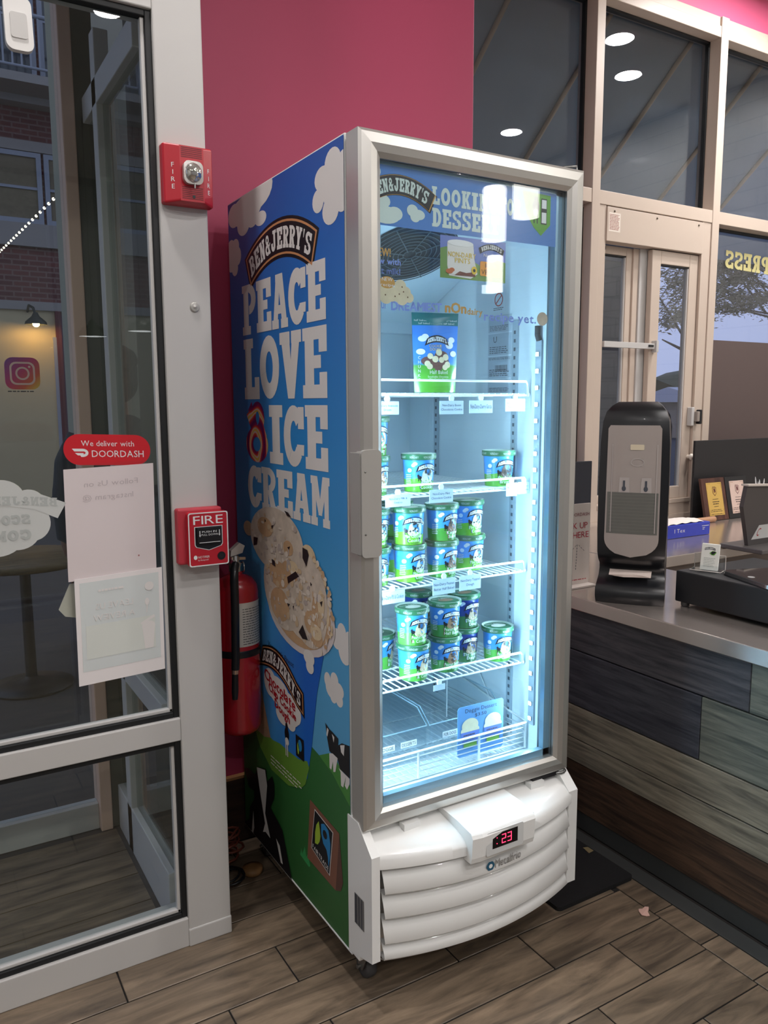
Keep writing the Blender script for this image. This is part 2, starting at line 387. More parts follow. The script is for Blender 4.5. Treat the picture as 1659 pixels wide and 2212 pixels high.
# ceiling and the walls that close the room behind the camera
WHITE_C = mat('white_ceiling', (222, 220, 214), .7, 0, .03, 2)
mb = MB(); mb.box(-4, 4.6, -6.4, 1.7, 3.9, 4.0, WHITE_C); tag(mb.build('ceiling'), 'white flat ceiling with recessed round lights', 'ceiling', kind='structure')
mb = MB(); mb.box(4.6, 4.7, -6.4, 1.7, 0, 3.9, brick_mat('white_glazed_brick', (205, 203, 196), (200, 198, 192), (176, 174, 168), .4, .125, .3, 'YZ', .005, .5, .25))
tag(mb.build('wall_right'), 'white glazed brick wall behind the service counter', 'wall', kind='structure')
mb = MB(); mb.box(-4.1, -4, -6.4, .5, 0, 3.9, mat('offwhite_wall', (190, 192, 188), .6)); tag(mb.build('wall_left'), 'off-white painted wall on the left of the shop', 'wall', kind='structure')
mb = MB(); mb.box(-4, 4.6, -6.5, -6.4, 0, 3.9, mat('grey_wall', (140, 142, 144), .6)); tag(mb.build('wall_front'), 'grey painted wall across the shop behind the camera', 'wall', kind='structure')
# raspberry pier behind the freezer
mb = MB(); mb.box(-.196, 1.034, .95, 1.24, 0, 3.9, RED); mb.box(-.205, -.196, .585, 1.24, 0, 3.9, mat('olive_cladding', (96, 97, 88), .6))
tag(mb.build('wall_back', None, .003), 'raspberry red painted wall behind the freezer', 'wall', kind='structure')
mb = MB(); mb.box(-.195, 1.03, .93, .949, 0, .235, wood_mat('dark_baseboard', (36, 24, 19), (66, 46, 36), 0, .5)); mb.box(-.195, 1.03, .928, .949, .235, .247, mat('pale_wood_edge', (176, 128, 84), .5))
tag(mb.build('baseboard_back', None, .002), 'dark brown baseboard with a pale top edge below the red wall', 'baseboard', kind='structure')
mb = MB(); mb.box(1.0, 4.6, 1.52, 1.7, 3.71, 3.9, PINK); tag(mb.build('wall_back_upper', None, .003), 'pink strip of wall above the cream window frames', 'wall', kind='structure')

# --- storefront window on the left: post, rails, gaskets, two panes
w1 = thing('window_1', (-.5, .5, 0), 'grey aluminium storefront window with a wide post beside the freezer', 'window', kind='structure')
YG = .469
mb = MB(); mb.box(-.322, -.196, YG, YG+.115, .0, 3.9, FR_ALU); mb.box(-.3235, -.1945, YG-.003, YG+.116, 0, .055, FR_ALU); mb.build('post', w1, .004)
mb = MB(); mb.box(-3.9, -.322, YG+.002, YG+.1, 0, .088, FR_ALU); mb.build('bottom_rail', w1, .003)
mb = MB(); mb.box(-3.9, -.322, YG+.002, YG+.1, .628, .694, FR_ALU); mb.build('middle_rail', w1, .003)
mb = MB(); mb.box(-3.9, -.322, YG+.002, YG+.1, 2.53, 3.9, FR_ALU); mb.build('head_rail', w1, .003)
def gasket(z0, z1, x1=-.322, x0=-3.9, t=.016):
    mb = MB(); y0, y1 = YG+.012, YG+.04
    mb.box(x1-t, x1, y0, y1, z0, z1, FR_DARK); mb.box(x0, x1-t, y0, y1, z0, z0+t, FR_DARK); mb.box(x0, x1-t, y0, y1, z1-t, z1, FR_DARK)
    mb.box(x1-t-.01, x1-t, y0+.008, y1, z0+t, z1-t, FR_ALU); mb.box(x0, x1-t, y0+.008, y1, z0+t, z0+t+.01, FR_ALU)
    mb.build('gasket', w1, .002)
gasket(.694, 2.53); gasket(.088, .628)
for z0, z1 in ((.70, 2.525), (.094, .622)):
    mb = MB(); mb.box(-3.9, -.33, YG+.03, YG+.036, z0, z1, PANE); mb.build('pane', w1)
# vestibule: side glazing running back from the post
w2 = thing('window_2', (-.35, .8, 0), 'grey framed glass side wall of the entrance vestibule', 'window', kind='structure')
VX0, VX1 = -.345, -.30
for n, a in (('bottom_rail', (.585, 1.25, 0, .17)), ('middle_rail', (.585, 1.25, .63, .70)), ('head_rail', (.585, 1.25, 2.48, 2.56))):
    mb = MB(); mb.box(VX0, VX1, a[0], a[1], a[2], a[3], FR_ALU); mb.build(n, w2, .003)
mb = MB(); mb.box(VX0, VX1, 1.04, 1.10, 0, 2.7, FR_ALU); mb.build('post', w2, .003)
mb = MB(); mb.box(-.41, -.368, 1.25, 1.36, 0, 3.9, mat('lit_post', (232, 196, 176), .5)); mb.box(-.368, -.30, 1.262, 1.36, 0, 3.9, mat('shaded_post', (92, 92, 82), .6)); mb.build('corner_post', w2, .004)  # the post's lit strip and dark side are put into two colours
for y0, y1, z0, z1 in ((.585, 1.04, .17, .63), (.585, 1.04, .70, 2.48), (1.10, 1.25, .17, .63), (1.10, 1.25, .70, 2.48)):
    mb = MB(); mb.box(-.325, -.319, y0, y1, z0, z1, PANE); mb.build('pane', w2)
# vestibule front: the outer door beyond
d1 = thing('door_1', (-1, 1.3, 0), 'glass outer door of the vestibule', 'door', kind='structure')
for n, a in (('bottom_rail', (-1.9, -.41, 0, .1)), ('head_rail', (-1.9, -.41, 2.95, 3.05))):
    mb = MB(); mb.box(a[0], a[1], 1.28, 1.33, a[2], a[3], FR_ALU); mb.build(n, d1, .003)
mb = MB(); mb.box(-1.9, -1.84, 1.28, 1.33, 0, 3.05, FR_ALU); mb.build('stile', d1, .003)
mb = MB(); mb.box(-1.84, -.41, 1.30, 1.306, .1, 2.95, PANE); mb.build('pane', d1)

# --- window wall at the back right
w3 = thing('window_3', (2.5, 1.55, 0), 'cream framed window wall behind the service counter', 'window', kind='structure')
for x0, x1 in ((2.224, 2.282), (3.19, 3.252)):
    mb = MB(); mb.box(x0, x1, 1.5, 1.63, 0, 3.71, FR_CREAM); mb.build('mullion', w3, .003)
mb = MB(); mb.box(1.0, 4.6, 1.505, 1.63, 3.60, 3.66, FR_CREAM); mb.box(1.0, 4.6, 1.515, 1.63, 3.66, 3.712, FR_CREAM); mb.build('head_rail', w3, .003)
for x0, x1 in ((1.0, 2.224), (2.282, 3.19), (3.252, 4.6)):
    mb = MB(); mb.box(x0, x1, 1.503, 1.63, 2.592, 2.662, FR_CREAM); mb.build('transom', w3, .002)
    mb = MB(); mb.box(x0, x1, 1.6, 1.606, 2.662, 3.6, PANE_R); mb.build('pane', w3)
    mb = MB()
    mb.box(x0, x0+.012, 1.575, 1.599, 2.662, 3.6, FR_DARK); mb.box(x1-.012, x1, 1.575, 1.599, 2.662, 3.6, FR_DARK)
    mb.box(x0, x1, 1.575, 1.599, 3.588, 3.6, FR_DARK); mb.build('gasket', w3)
for x0, x1 in ((1.0, 2.224), (3.252, 4.6)):
    mb = MB(); mb.box(x0, x1, 1.6, 1.606, .9, 2.592, PANE_R); mb.build('pane', w3)
    mb = MB(); mb.box(x0, x1, 1.575, 1.599, 2.578, 2.592, FR_DARK); mb.box(x1-.02, x1, 1.56, 1.599, .9, 2.578, FR_DARK); mb.build('gasket', w3)
mb = MB(); mb.box(1.0, 4.6, 1.5, 1.63, 0, .9, FR_CREAM); mb.build('sill_panel', w3)
mb = MB(); mb.box(3.252, 4.6, 1.585, 1.598, .9, 1.936, mat('brown_window_film', (92, 78, 76), .6, 0, .04)); mb.build('window_film', w3)
# EXPRESS, painted on the outside of the pane, so read backwards from within
YELL = mat('pale_yellow_vinyl', (206, 198, 138), .5)
mb = MB(); pl = slab('SSERPXE')
def mir(txt, a0, a1, b0, b1):     # mirrored lettering reading right to left
    pls = slab(txt); return warp(pls, lambda u, v: (a1-(a1-a0)*u, b0+(b1-b0)*v))
mb.flat(mir('EXPRESS', 3.455, 4.07, 2.355, 2.46), lambda a, b, l: (a, 1.5985-.0004*l, b+.02-(a-3.455)*.02), 0, YELL); mb.build('lettering', w3)

# sliding service window
w4 = thing('window_4', (2.73, 1.52, .9), 'cream sliding service window above the steel counter', 'window', kind='structure')
mb = MB(); mb.box(2.283, 2.338, 1.508, 1.63, .9, 2.592, FR_CREAM); mb.box(3.115, 3.189, 1.508, 1.63, .9, 2.592, FR_CREAM); mb.build('jamb', w4, .002)
mb = MB(); mb.box(2.338, 3.115, 1.500, 1.57, 2.41, 2.585, FR_CREAM)
for x in (2.39, 2.72, 3.07): mb.lathe([(0, 1.494), (.006, 1.496), (.006, 1.5)], (x, 0, 2.565), mat('screw_steel', (120, 110, 100), .3, 1), 8, 'Y')
mb.build('head_panel', w4, .002)
mb = MB(); fr = lambda a, b, l: (a, 1.4995-.0004*l, b)
mb.flat([R_(2.35, 2.46, 2.435, 2.557)], fr, 0, mat('paper_white', (232, 222, 210), .6)); mb.flat(bars(2.355, 2.43, 2.468, 2.55, 11, .4, 3), fr, 1, mat('print_red_brown', (150, 70, 60), .6)); mb.build('notice_sticker', w4)
mb = MB(); mb.box(2.338, 3.115, 1.51, 1.63, .9, .965, FR_CREAM); mb.box(2.338, 3.115, 1.505, 1.63, .965, .99, FR_CREAM); mb.build('track', w4, .002)
def sash(x0, x1, y0, y1, z0, z1, st, name):
    mb = MB(); mb.box(x0, x0+st, y0, y1, z0, z1, FR_CREAM); mb.box(x1-st, x1, y0, y1, z0, z1, FR_CREAM)
    mb.box(x0+st, x1-st, y0, y1, z0, z0+st, FR_CREAM); mb.box(x0+st, x1-st, y0, y1, z1-st, z1, FR_CREAM); o = mb.build(name, w4, .004)
    mb = MB(); mb.box(x0+st, x1-st, (y0+y1)/2-.003, (y0+y1)/2+.003, z0+st, z1-st, PANE_R); mb.build('pane', o)
    mb = MB(); g = .008; a, b_ = x0+st, x1-st
    mb.box(b_-g, b_, y0+.006, y1-.006, z0+st, z1-st, FR_ALU); mb.box(a, b_, y0+.006, y1-.006, z1-st-g, z1-st, FR_DARK); mb.build('glazing_bead', o)
    return o
fs_ = sash(2.338, 2.63, 1.585, 1.62, .99, 2.41, .045, 'fixed_sash')
mb = MB(); mb.box(2.63, 2.672, 1.575, 1.62, .99, 2.41, FR_CREAM); mb.box(2.672, 2.80, 1.566, 1.60, .99, 2.41, FR_ALU); mb.build('meeting_stile', fs_, .003)
ss = sash(2.724, 3.112, 1.525, 1.56, .99, 2.405, .073, 'sliding_sash')
mb = MB(); mb.box(2.345, 2.75, 1.500, 1.516, 1.857, 1.889, FR_ALU); mb.box(2.69, 2.73, 1.495, 1.5, 1.868, 1.88, FR_DARK); mb.box(2.745, 2.765, 1.49, 1.53, 1.84, 1.905, FR_ALU); mb.build('lock_bar', w4, .002)
mb = MB(); mb.box(3.075, 3.10, 1.49, 1.525, 1.42, 1.53, FR_ALU); mb.box(3.10, 3.125, 1.47, 1.505, 1.445, 1.505, mat('latch_grey', (150, 140, 132), .4)); mb.box(3.125, 3.145, 1.47, 1.5, 1.43, 1.515, FR_DARK); mb.build('latch', w4, .004)
mb = MB(); mb.lathe([(0, 1.485), (.016, 1.487), (.02, 1.5), (.012, 1.505), (.012, 1.526)], (3.10, 0, 1.235), mat('white_knob', (236, 230, 220), .3), 14, 'Y'); mb.build('knob', w4)
mb = MB(); mb.ball((2.36, 1.56, 2.385), (.03, .02, .025), FR_DARK); mb.build('roller', w4)

# dark boards in front of the window
BLK = mat('matt_black_board', (34, 33, 35), .55, 0, .08, 5)
mb = MB(); mb.box(2.985, 3.9, 1.385, 1.40, .879, 1.338, BLK)
one('black_board', mb, 'matt black board standing on the counter behind the two award plaques', 'board', (3.3, 1.39, .879), .003)
mb = MB(); mb.box(1.30, 2.222, 1.44, 1.455, .879, 1.25, mat('navy_board', (22, 26, 36), .5, 0, .08))
one('black_board', mb, 'dark navy board on the counter behind the napkin dispenser', 'board', (1.8, 1.445, .879), .003)

# ================================================================== THE FREEZER
fz = thing('display_freezer', (.345, .42, 0), 'tall glass-door ice cream freezer with blue sky and cow wrap', 'freezer')
WH = mat('freezer_white', (226, 227, 226), .35, 0, .02, 3, 0, .2)
LINER = mat('freezer_liner', (214, 226, 234), .45, 0, .03, 3)
SILVER = mat('satin_silver_door', (205, 203, 199), .32, .8, .03, 3)
GREYM = mat('grey_metal', (128, 128, 126), .35, .8, .05)
WIRE = mat('white_coated_wire', (236, 240, 242), .35, 0, .02)
DKG = mat('dark_rubber', (40, 44, 50), .6)
# cabinet shell
mb = MB()
Y0, Y1 = .072, .85; ZB, ZT = .108, 2.183
mb.box(0, .044, Y0, Y1, ZB, ZT, WH); mb.box(.646, .69, Y0, Y1, ZB, ZT, WH); mb.box(.044, .646, .8, Y1, ZB, ZT, WH)
mb.box(.044, .646, Y0, .8, 2.12, ZT, WH); mb.box(.044, .646, Y0, .8, ZB, .505, WH)
mb.build('cabinet', fz, .004)
mb = MB()      # inner liner
I0, I1, J1, K0, K1 = .05, .638, .785, .515, 2.11
mb.box(.0445, I0, Y0+.005, .799, .506, 2.119, LINER); mb.box(I1, .6455, Y0+.005, .799, .506, 2.119, LINER); mb.box(I0, I1, J1, .799, .506, 2.119, LINER)
mb.box(I0, I1, Y0+.005, J1, .506, K0, LINER); mb.box(I0, I1, Y0+.005, J1, K1, 2.119, LINER)
liner = mb.build('liner', fz)
# evaporator cover with the fan grille, sloping down to the back
mb = MB(); P = lambda x, y: (x, y, 2.10-.44*(y-.14))
mb.face([P(.052, .14), P(.636, .14), P(.636, .74), P(.052, .74)], LINER); mb.face([P(.052, .74), P(.636, .74), (.636, .74, 1.80), (.052, .74, 1.80)], LINER)
mb.face([(.052, .74, 1.80), (.636, .74, 1.80), (.636, .784, 1.80), (.052, .784, 1.80)], LINER)
ev = mb.build('evaporator_cover', fz)
mb = MB(); FAN = mat('fan_dark', (44, 48, 52), .6); FANW = mat('fan_guard', (92, 102, 108), .5)
fc = Vector((.375, .375, 0)); 
def fanp(r, t, off): 
    x = fc.x+r*math.cos(t); y = fc.y+r*math.sin(t)*.92; return (x, y, P(x, y)[2]-off)
mb.face([fanp(.145, 2*PI*i/40, .003) for i in range(40)], FAN)
for r in (.02, .035, .05, .065, .08, .095, .11, .125, .143): mb.tube([fanp(r, 2*PI*i/36, .008) for i in range(36)], .0016, FANW, 4, True)
for k in range(8): mb.tube([fanp(.018, 2*PI*k/8, .01), fanp(.143, 2*PI*k/8, .01)], .0018, FANW, 4)
mb.build('fan_grille', ev)
# slotted shelf rails on the right inner wall and the back
SLOT = mat('slot_dark', (70, 84, 96), .7)
for yy in (.205, .61):
    mb = MB(); mb.box(I1-.006, I1-.0005, yy-.012, yy+.012, .54, 1.80, mat('rail_grey', (168, 184, 196), .4, .3))
    for i in range(50): mb.box(I1-.0068, I1-.006, yy-.004, yy+.004, .56+i*.0245, .57+i*.0245, SLOT)
    mb.build('shelf_rail', liner)
# notices on the right inner wall
mb = MB(); ws = lambda a, b, l: (I1-.001-.0004*l, a, b); PAPER = mat('label_grey', (176, 190, 204), .6); INK = mat('ink_dark', (52, 60, 74), .6); RINK = mat('ink_red', (190, 50, 50), .6)
mb.flat([rrect(.257, .318, 1.832, 1.894, .006)], ws, 0, mat('label_white', (214, 228, 238), .6)); mb.flat(ring(.2875, 1.868, .02, .02, .0165, .0165, 0, 360, 18), ws, 1, RINK)
mb.flat([[(.276, 1.88), (.2735, 1.8775), (.299, 1.856), (.3015, 1.8585)]], ws, 1, RINK); mb.flat(bars(.312, .263, 1.836, 1.846, 2, .4, 5), ws, 1, INK)
for z0, z1, sd in ((1.772, 1.822, 4), (1.704, 1.768, 8), (1.636, 1.700, 9), (1.590, 1.632, 6)):
    mb.flat([R_(.226, z0, .335, z1)], ws, 0, PAPER); mb.flat(bars(.328, .234, z0+.004, z0+(z1-z0)*.42, 4, .35, sd), ws, 1, INK)
mb.flat(rect_text('U', .31, .294, 1.742, 1.76), ws, 1, INK); mb.flat(rect_text('METALFRIO SOLUTIONS MEXICO', .33, .231, 1.690, 1.697), ws, 1, INK)
for i in range(22): mb.flat([R_(.30-i*.0026, 1.655, .30-i*.0026-random.choice((.0009, .0016)), 1.674)], ws, 1, INK)
mb.build('notice_labels', liner)
# light strips: right side in view, left side behind the door stile
LEDM = mat('led_glow', (235, 250, 255), .4, emit=(206, 240, 255), es=LED)
LEDB = mat('led_board', (150, 166, 178), .4)
for x, sx in ((I1-.004, -1), (I0+.004, 1)):
    mb = MB(); mb.box(x-.003, x+.003, .088, .112, .60, 1.735, LEDB); st = mb.build('light_strip', fz)
    b0 = None
    for i in range(24):
        z = .62+i*.0468
        mb = MB(); mb.box(x+sx*.003, x+sx*.0075, .0945, .1055, z-.0055, z+.0055, LEDB); xe = x+sx*.0078; mb.face([(xe, .095, z-.005), (xe, .105, z-.005), (xe, .105, z+.005), (xe, .095, z+.005)], LEDM)
        if b0 is None: b0 = mb.build('led', st); b0.data.name = 'led'; zz = z
        else:
            c = b0.copy(); COL.objects.link(c); c.parent = st; c.location = (0, 0, z-zz)
mb = MB(); mb.tube([(I1-.006, .1, 1.735), (I1-.012, .1, 1.75), (I1-.012, .1, 1.775)], .008, DKG, 8); mb.build('light_plug', fz)
# wire shelves
def wire_shelf(z, rail, tags):
    mb = MB(); r = .0022
    for i in range(27): x = .066+i*.0212; mb.tube([(x, .142, z), (x, .775, z)], r, WIRE, 4)
    for y in (.142, .30, .46, .62, .775): mb.tube([(.058, y, z-.004), (.628, y, z-.004)], .003, WIRE, 5)
    sh = mb.build('wire_shelf', fz)
    mb = MB(); mb.tube([(.06, .16, z-.003), (.06, .138, z+rail*.6), (.064, .136, z+rail), (.618, .136, z+rail), (.626, .138, z+rail-.008), (.63, .14, z-.003)], .0034, WIRE, 6)
    mb.ball((.63, .14, z-.002), .006, WIRE, 8, 5); mb.build('front_rail', sh)
    for k, (x0, x1, z0, z1, lines) in enumerate(tags):
        mb = MB(); fr = lambda a, b, l: (a, .131-.0004*l, b); CARD = mat('tag_card', (190, 212, 232), .5)
        mb.prism(R_(x0, z0, x1, z1), lambda a, b, d: (a, .131+d, b), 0, .0012, CARD)
        xm = (x0+x1)/2; mb.prism([(xm-.006, z1), (xm+.006, z1), (xm+.008, z1+.008), (xm+.004, z1+.014), (xm-.004, z1+.014), (xm-.008, z1+.008)], lambda a, b, d: (a, .131+d, b), -.001, .004, WIRE)
        n = max(1, len(lines)); hh = (z1-z0)*.62/n
        for i, s_ in enumerate(lines):
            zc = z1-(z1-z0)*.18-hh*(i+.5); ml = min(.9, .1*len(s_)*.45)
            mb.flat(rect_text(s_, x0+.004, x1-.004, zc-hh*.24, zc+hh*.3, keep=True), fr, 1, mat('tag_ink', (44, 60, 84), .6))
        mb.build('price_tag', sh)
    return sh
sh1 = wire_shelf(1.586, .035, [(.115, .185, 1.532, 1.566, ['Non-Dairy Americone', 'Dream']), (.314, .393, 1.531, 1.567, ['Non-Dairy Boom', 'Chocolatta Cookie']), (.413, .494, 1.533, 1.568, ['Non-Dairy Cherry Garcia']), (.54, .612, 1.537, 1.572, ['Non-Dairy Chocolate', 'Fudge Brownie'])])
sh2 = wire_shelf(1.316, .028, [(.143, .221, 1.29, 1.322, ['Non-Dairy Milk &', 'Cookies']), (.282, .36, 1.292, 1.328, ['Non-Dairy Mint', 'Chocolate Cookie']), (.548, .588, 1.294, 1.332, ['Non-Dairy', 'Dough']), (.59, .634, 1.298, 1.332, ['Non-Dairy Strawberry', 'Cheesecake'])])
sh3 = wire_shelf(1.068, .028, [(.125, .203, 1.03, 1.064, ['Non-Dairy PB & Cookies']), (.294, .37, 1.034, 1.078, ['Non-Dairy Peanut', 'Butter Half Baked']), (.385, .46, 1.036, 1.078, ['Non-Dairy Topped', 'Dough'])])
sh4 = wire_shelf(.786, .03, [(.298, .338, .758, .775, [])])
# bottom basket
mb = MB(); zb = .522
for i in range(27): x = .066+i*.0212; mb.tube([(x, .124, zb), (x, .77, zb)], .002, WIRE, 4)
for y in (.124, .3, .5, .77): mb.tube([(.058, y, zb-.003), (.63, y, zb-.003)], .003, WIRE, 5)
bk = mb.build('wire_basket', fz)
mb = MB()
for z in (.538, .553, .568, .583): mb.tube([(.056, .60, z), (.056, .124, z), (.632, .124, z), (.632, .60, z)], .0019, WIRE, 5)
mb.tube([(.056, .7, .62), (.056, .3, .62), (.056, .118, .600), (.632, .118, .600), (.632, .3, .62), (.632, .7, .68)], .0036, WIRE, 6)
for x in (.06, .24, .452, .628): mb.tube([(x, .1195, .60), (x, .1195, .52)], .0036, WIRE, 6)
mb.tube([(.632, .3, .62), (.632, .3, .525)], .003, WIRE, 5); mb.tube([(.632, .3, .62), (.632, .42, .77)], .002, WIRE, 5); mb.tube([(.55, .42, .77), (.55, .42, .53)], .002, WIRE, 5)
mb.build('basket_rail', bk)

# ---- door
mb = MB(); D0, D1, E0, E1 = -.002, .691, .486, 2.176; o0, o1, p0, p1 = .060, .641, .532, 2.119
prof = [(0, .06), (0, .004), (.12, 0), (.5, -.0015), (.8, .003), (1, .012), (1, .05)]
def member(pa, pb, qa, qb):      # outer edge pa-pb, inner edge qa-qb, swept profile
    rows = []
    for t_, y in prof: rows.append([(pa[0]+(qa[0]-pa[0])*t_, y, pa[1]+(qa[1]-pa[1])*t_), (pb[0]+(qb[0]-pb[0])*t_, y, pb[1]+(qb[1]-pb[1])*t_)])
    mb.grid(rows, SILVER, False)
member((D0, E0), (D0, E1), (o0, p0), (o0, p1)); member((D0, E1), (D1, E1), (o0, p1), (o1, p1))
member((D1, E1), (D1, E0), (o1, p1), (o1, p0)); member((D1, E0), (D0, E0), (o1, p0), (o0, p0))
mb.face([(D0, .06, E0), (D1, .06, E0), (D1, .06, p0), (D0, .06, p0)], DKG); mb.face([(D0, .06, p1), (D1, .06, p1), (D1, .06, E1), (D0, .06, E1)], DKG)
mb.face([(D0, .06, p0), (o0, .06, p0), (o0, .06, p1), (D0, .06, p1)], DKG); mb.face([(o1, .06, p0), (D1, .06, p0), (D1, .06, p1), (o1, .06, p1)], DKG)
door = mb.build('door', fz); tag(door, 'satin silver door frame with glass')
mb = MB(); mb.box(.012, .678, .060, .0715, .49, 2.172, DKG); ob = mb.build('door_gasket', door)
# gasket is a ring, not a sheet: rebuild as four bars
me = ob.data; bpy.data.objects.remove(ob)
mb = MB()
for a in ((.012, .046, .49, 2.172), (.644, .678, .49, 2.172), (.046, .644, .49, .515), (.046, .644, 2.13, 2.172)): mb.box(a[0], a[1], .060, .0715, a[2], a[3], DKG)
mb.build('door_gasket', door)
BLUEG = mat('glazing_spacer', (140, 176, 198), .3, .3)
mb = MB()
for a in ((o0, o0+.012, p0, p1), (o1-.022, o1, p0, p1), (o0, o1, p0, p0+.02), (o0, o1, p1-.01, p1)): mb.box(a[0], a[1], .030, .048, a[2], a[3], BLUEG)
mb.build('glazing_spacer', door)
DG = glass('freezer_glass', (248, 252, 254), 1.0)
mb = MB(); mb.box(o0, o1, .018, .024, p0, p1, DG); mb.build('outer_pane', door)
mb = MB(); mb.box(o0+.005, o1-.005, .05, .054, p0+.005, p1-.005, DG); mb.build('inner_pane', door)
HAND = mat('handle_grey', (168, 166, 162), .45, .1, .03)
mb = MB(); mb.prism(rrect(-.006, .048, 1.193, 1.452, .012), lambda a, b, d: (a, d, b), -.009, .02, HAND); mb.box(-.0085, -.002, -.004, .045, 1.20, 1.445, HAND)
for z in (1.25, 1.40): mb.lathe([(0, -.0105), (.003, -.010), (.003, -.009)], (.004, 0, z), GREYM, 8, 'Y')
mb.build('handle', door, .003)
mb = MB(); mb.tube([(.655, .05, 2.178), (.66, .05, 2.192), (.69, .03, 2.194), (.69, .03, 2.18)], .004, GREYM, 6); mb.box(.63, .70, .03, .1, 2.176, 2.184, GREYM); mb.build('top_hinge', fz)
mb = MB(); mb.box(.56, .66, .005, .075, .473, .485, mat('hinge_black', (18, 18, 22), .4)); mb.tube([(.67+.022*math.cos(t*.5), .02+.02*math.sin(t*.5), .478) for t in range(13)], .005, GREYM, 6, True); mb.build('bottom_hinge', fz)

# ---- prints on the door glass (front of the pane)
dr = lambda a, b, l: (a, .0288-.0004*l, b)      # printed behind the outer pane
SKYB = mat('banner_blue', (62, 122, 196), .35); CRM = mat('print_cream', (206, 222, 216), .4); NAVY = mat('print_black', (20, 22, 30), .4); GOLD = mat('print_gold', (196, 150, 70), .4); GRN = mat('print_green', (92, 160, 48), .4); WHT = mat('print_white', (230, 232, 232), .4); LILAC = mat('print_periwinkle', (124, 150, 222), .4)
mb = MB(); mb.flat([R_(o0, 1.976, o1-.022, 2.112)], dr, 0, SKYB)
f, tp, bt = arc_band(.038, .212, .42, (2.044, .028), .04)
for g, mt, l in ((.055, NAVY, 1), (.035, GOLD, 2), (.02, NAVY, 3)):
    _, tp, bt = arc_band(.038, .212, .42, (2.044, .028), .04, 14, g); pg = clip(tp+bt[::-1], 0, o0, False); mb.flat([pg], dr, l, mt)
pl = [clip(p, 0, o0, False) for p in warp(slab("BEN&JERRY'S"), lambda u, v: f(.05+.9*u, .12+.76*v), True)]
mb.flat([p for p in pl if len(p) > 2], dr, 4, CRM)
for c in ((.068, 2.03, .03, .018), (.085, 2.0, .04, .02), (.11, 2.005, .022, .016), (.07, 2.01, .02, .025), (.16, 2.018, .016, .014), (.178, 2.01, .018, .012), (.168, 2.004, .014, .012), (.062, 2.095, .01, .012)):
    pg = clip(clip(ellipse(*c), 0, o0, False), 1, 1.977, False); mb.flat([pg], dr, 1, CRM)
mb.flat(rect_text('LOOKING', .216, .418, 2.040, 2.082, 'slab'), dr, 1, CRM)
mb.flat(rect_text('FOR', .426, .495, 2.040, 2.082, 'slab'), dr, 1, CRM)
mb.flat(rect_text('DESSERT', .217, .425, 1.988, 2.032, 'slab'), dr, 1, CRM)
mb.flat([[(.50, 2.108), (.598, 2.105), (.598, 2.03), (.566, 2.0), (.54, 2.02), (.515, 2.05)]], dr, 1, GRN)
mb.flat([ellipse(.546, 2.072, .012, .02), [(.538, 2.06), (.543, 2.06), (.543, 2.03), (.54, 2.03)], [(.549, 2.06), (.554, 2.06), (.554, 2.03), (.551, 2.03)], ellipse(.546, 2.09, .008, .01), R_(.565, 2.03, .585, 2.095)], dr, 2, NAVY)
mb.flat([ellipse(.546, 2.058, .008, .008), R_(.567, 2.033, .583, 2.06), R_(.567, 2.07, .583, 2.092)], dr, 3, WHT)
mb.build('header_banner', door)
mb = MB()
mb.flat([p for p in (clip(q, 0, o0, False) for q in bold(rect_text('NEW!', .052, .098, 1.906, 1.924), .0008)) if len(p) > 2], dr, 1, GOLD)
mb.flat([p for p in (clip(q, 0, o0, False) for q in bold(rect_text('now with', .045, .126, 1.888, 1.902), .0006)) if len(p) > 2], dr, 1, LILAC)
mb.flat([p for p in (clip(q, 0, o0, False) for q in bold(rect_text('oat milk!', .05, .125, 1.866, 1.880), .0006)) if len(p) > 2], dr, 1, LILAC)
mb.flat([ellipse(.088, 1.846, .022, .014)], dr, 3, GOLD); mb.flat(rect_text('NEW', .073, .103, 1.849, 1.857), dr, 4, WHT); mb.flat(rect_text('recipe', .07, .106, 1.837, 1.844), dr, 4, WHT)
CK = mat('cookie_dough_print', (214, 206, 176), .6, 0, .2, 60)
for c in ((.075, 1.825, .015), (.1, 1.82, .018), (.125, 1.84, .015), (.14, 1.826, .014), (.118, 1.818, .016), (.085, 1.812, .016), (.15, 1.814, .012), (.13, 1.81, .015)): mb.flat([ellipse(c[0], c[1], c[2]*1.1, c[2])], dr, 2, CK)
mb.flat([ellipse(.11+.012*i, 1.815+.006*(i % 3), .002, .002, 8) for i in range(4)]+[ellipse(.083, 1.817, .002, .002, 8), ellipse(.13, 1.838, .002, .002, 8)], dr, 3, mat('chip_print', (110, 84, 60), .6))
mb.flat([p for p in (clip(q, 0, o0, False) for q in rect_text('Our', .055, .088, 1.785, 1.806)) if len(p) > 2], dr, 1, LILAC)
mb.flat(rect_text('DREAMIEST', .100, .248, 1.784, 1.804, 'slab') if False else bold(warp(sans('DREAMIEST')[0], quad(((.1, 1.783), (.246, 1.786), (.246, 1.806), (.1, 1.803)))), .0012), dr, 1, LILAC)
mb.flat(bold(rect_text('nOn', .258, .322, 1.786, 1.81), .0014), dr, 1, GOLD); mb.flat(bold(rect_text('dairy', .326, .374, 1.784, 1.80), .0005), dr, 1, GOLD)
mb.flat(bold(rect_text('recipe yet.', .38, .555, 1.772, 1.794), .0007), dr, 1, LILAC)
mb.flat([ellipse(.578, 1.785, .019, .018)], dr, 1, mat('scoop_print', (186, 176, 160), .6, 0, .25, 50))
mb.build('slogan_print', door)
mb = MB()                         # vegan card in its sleeve
mb.flat([R_(.241, 1.869, .447, 1.971)], dr, 2, mat('card_sky', (92, 116, 190), .25)); 
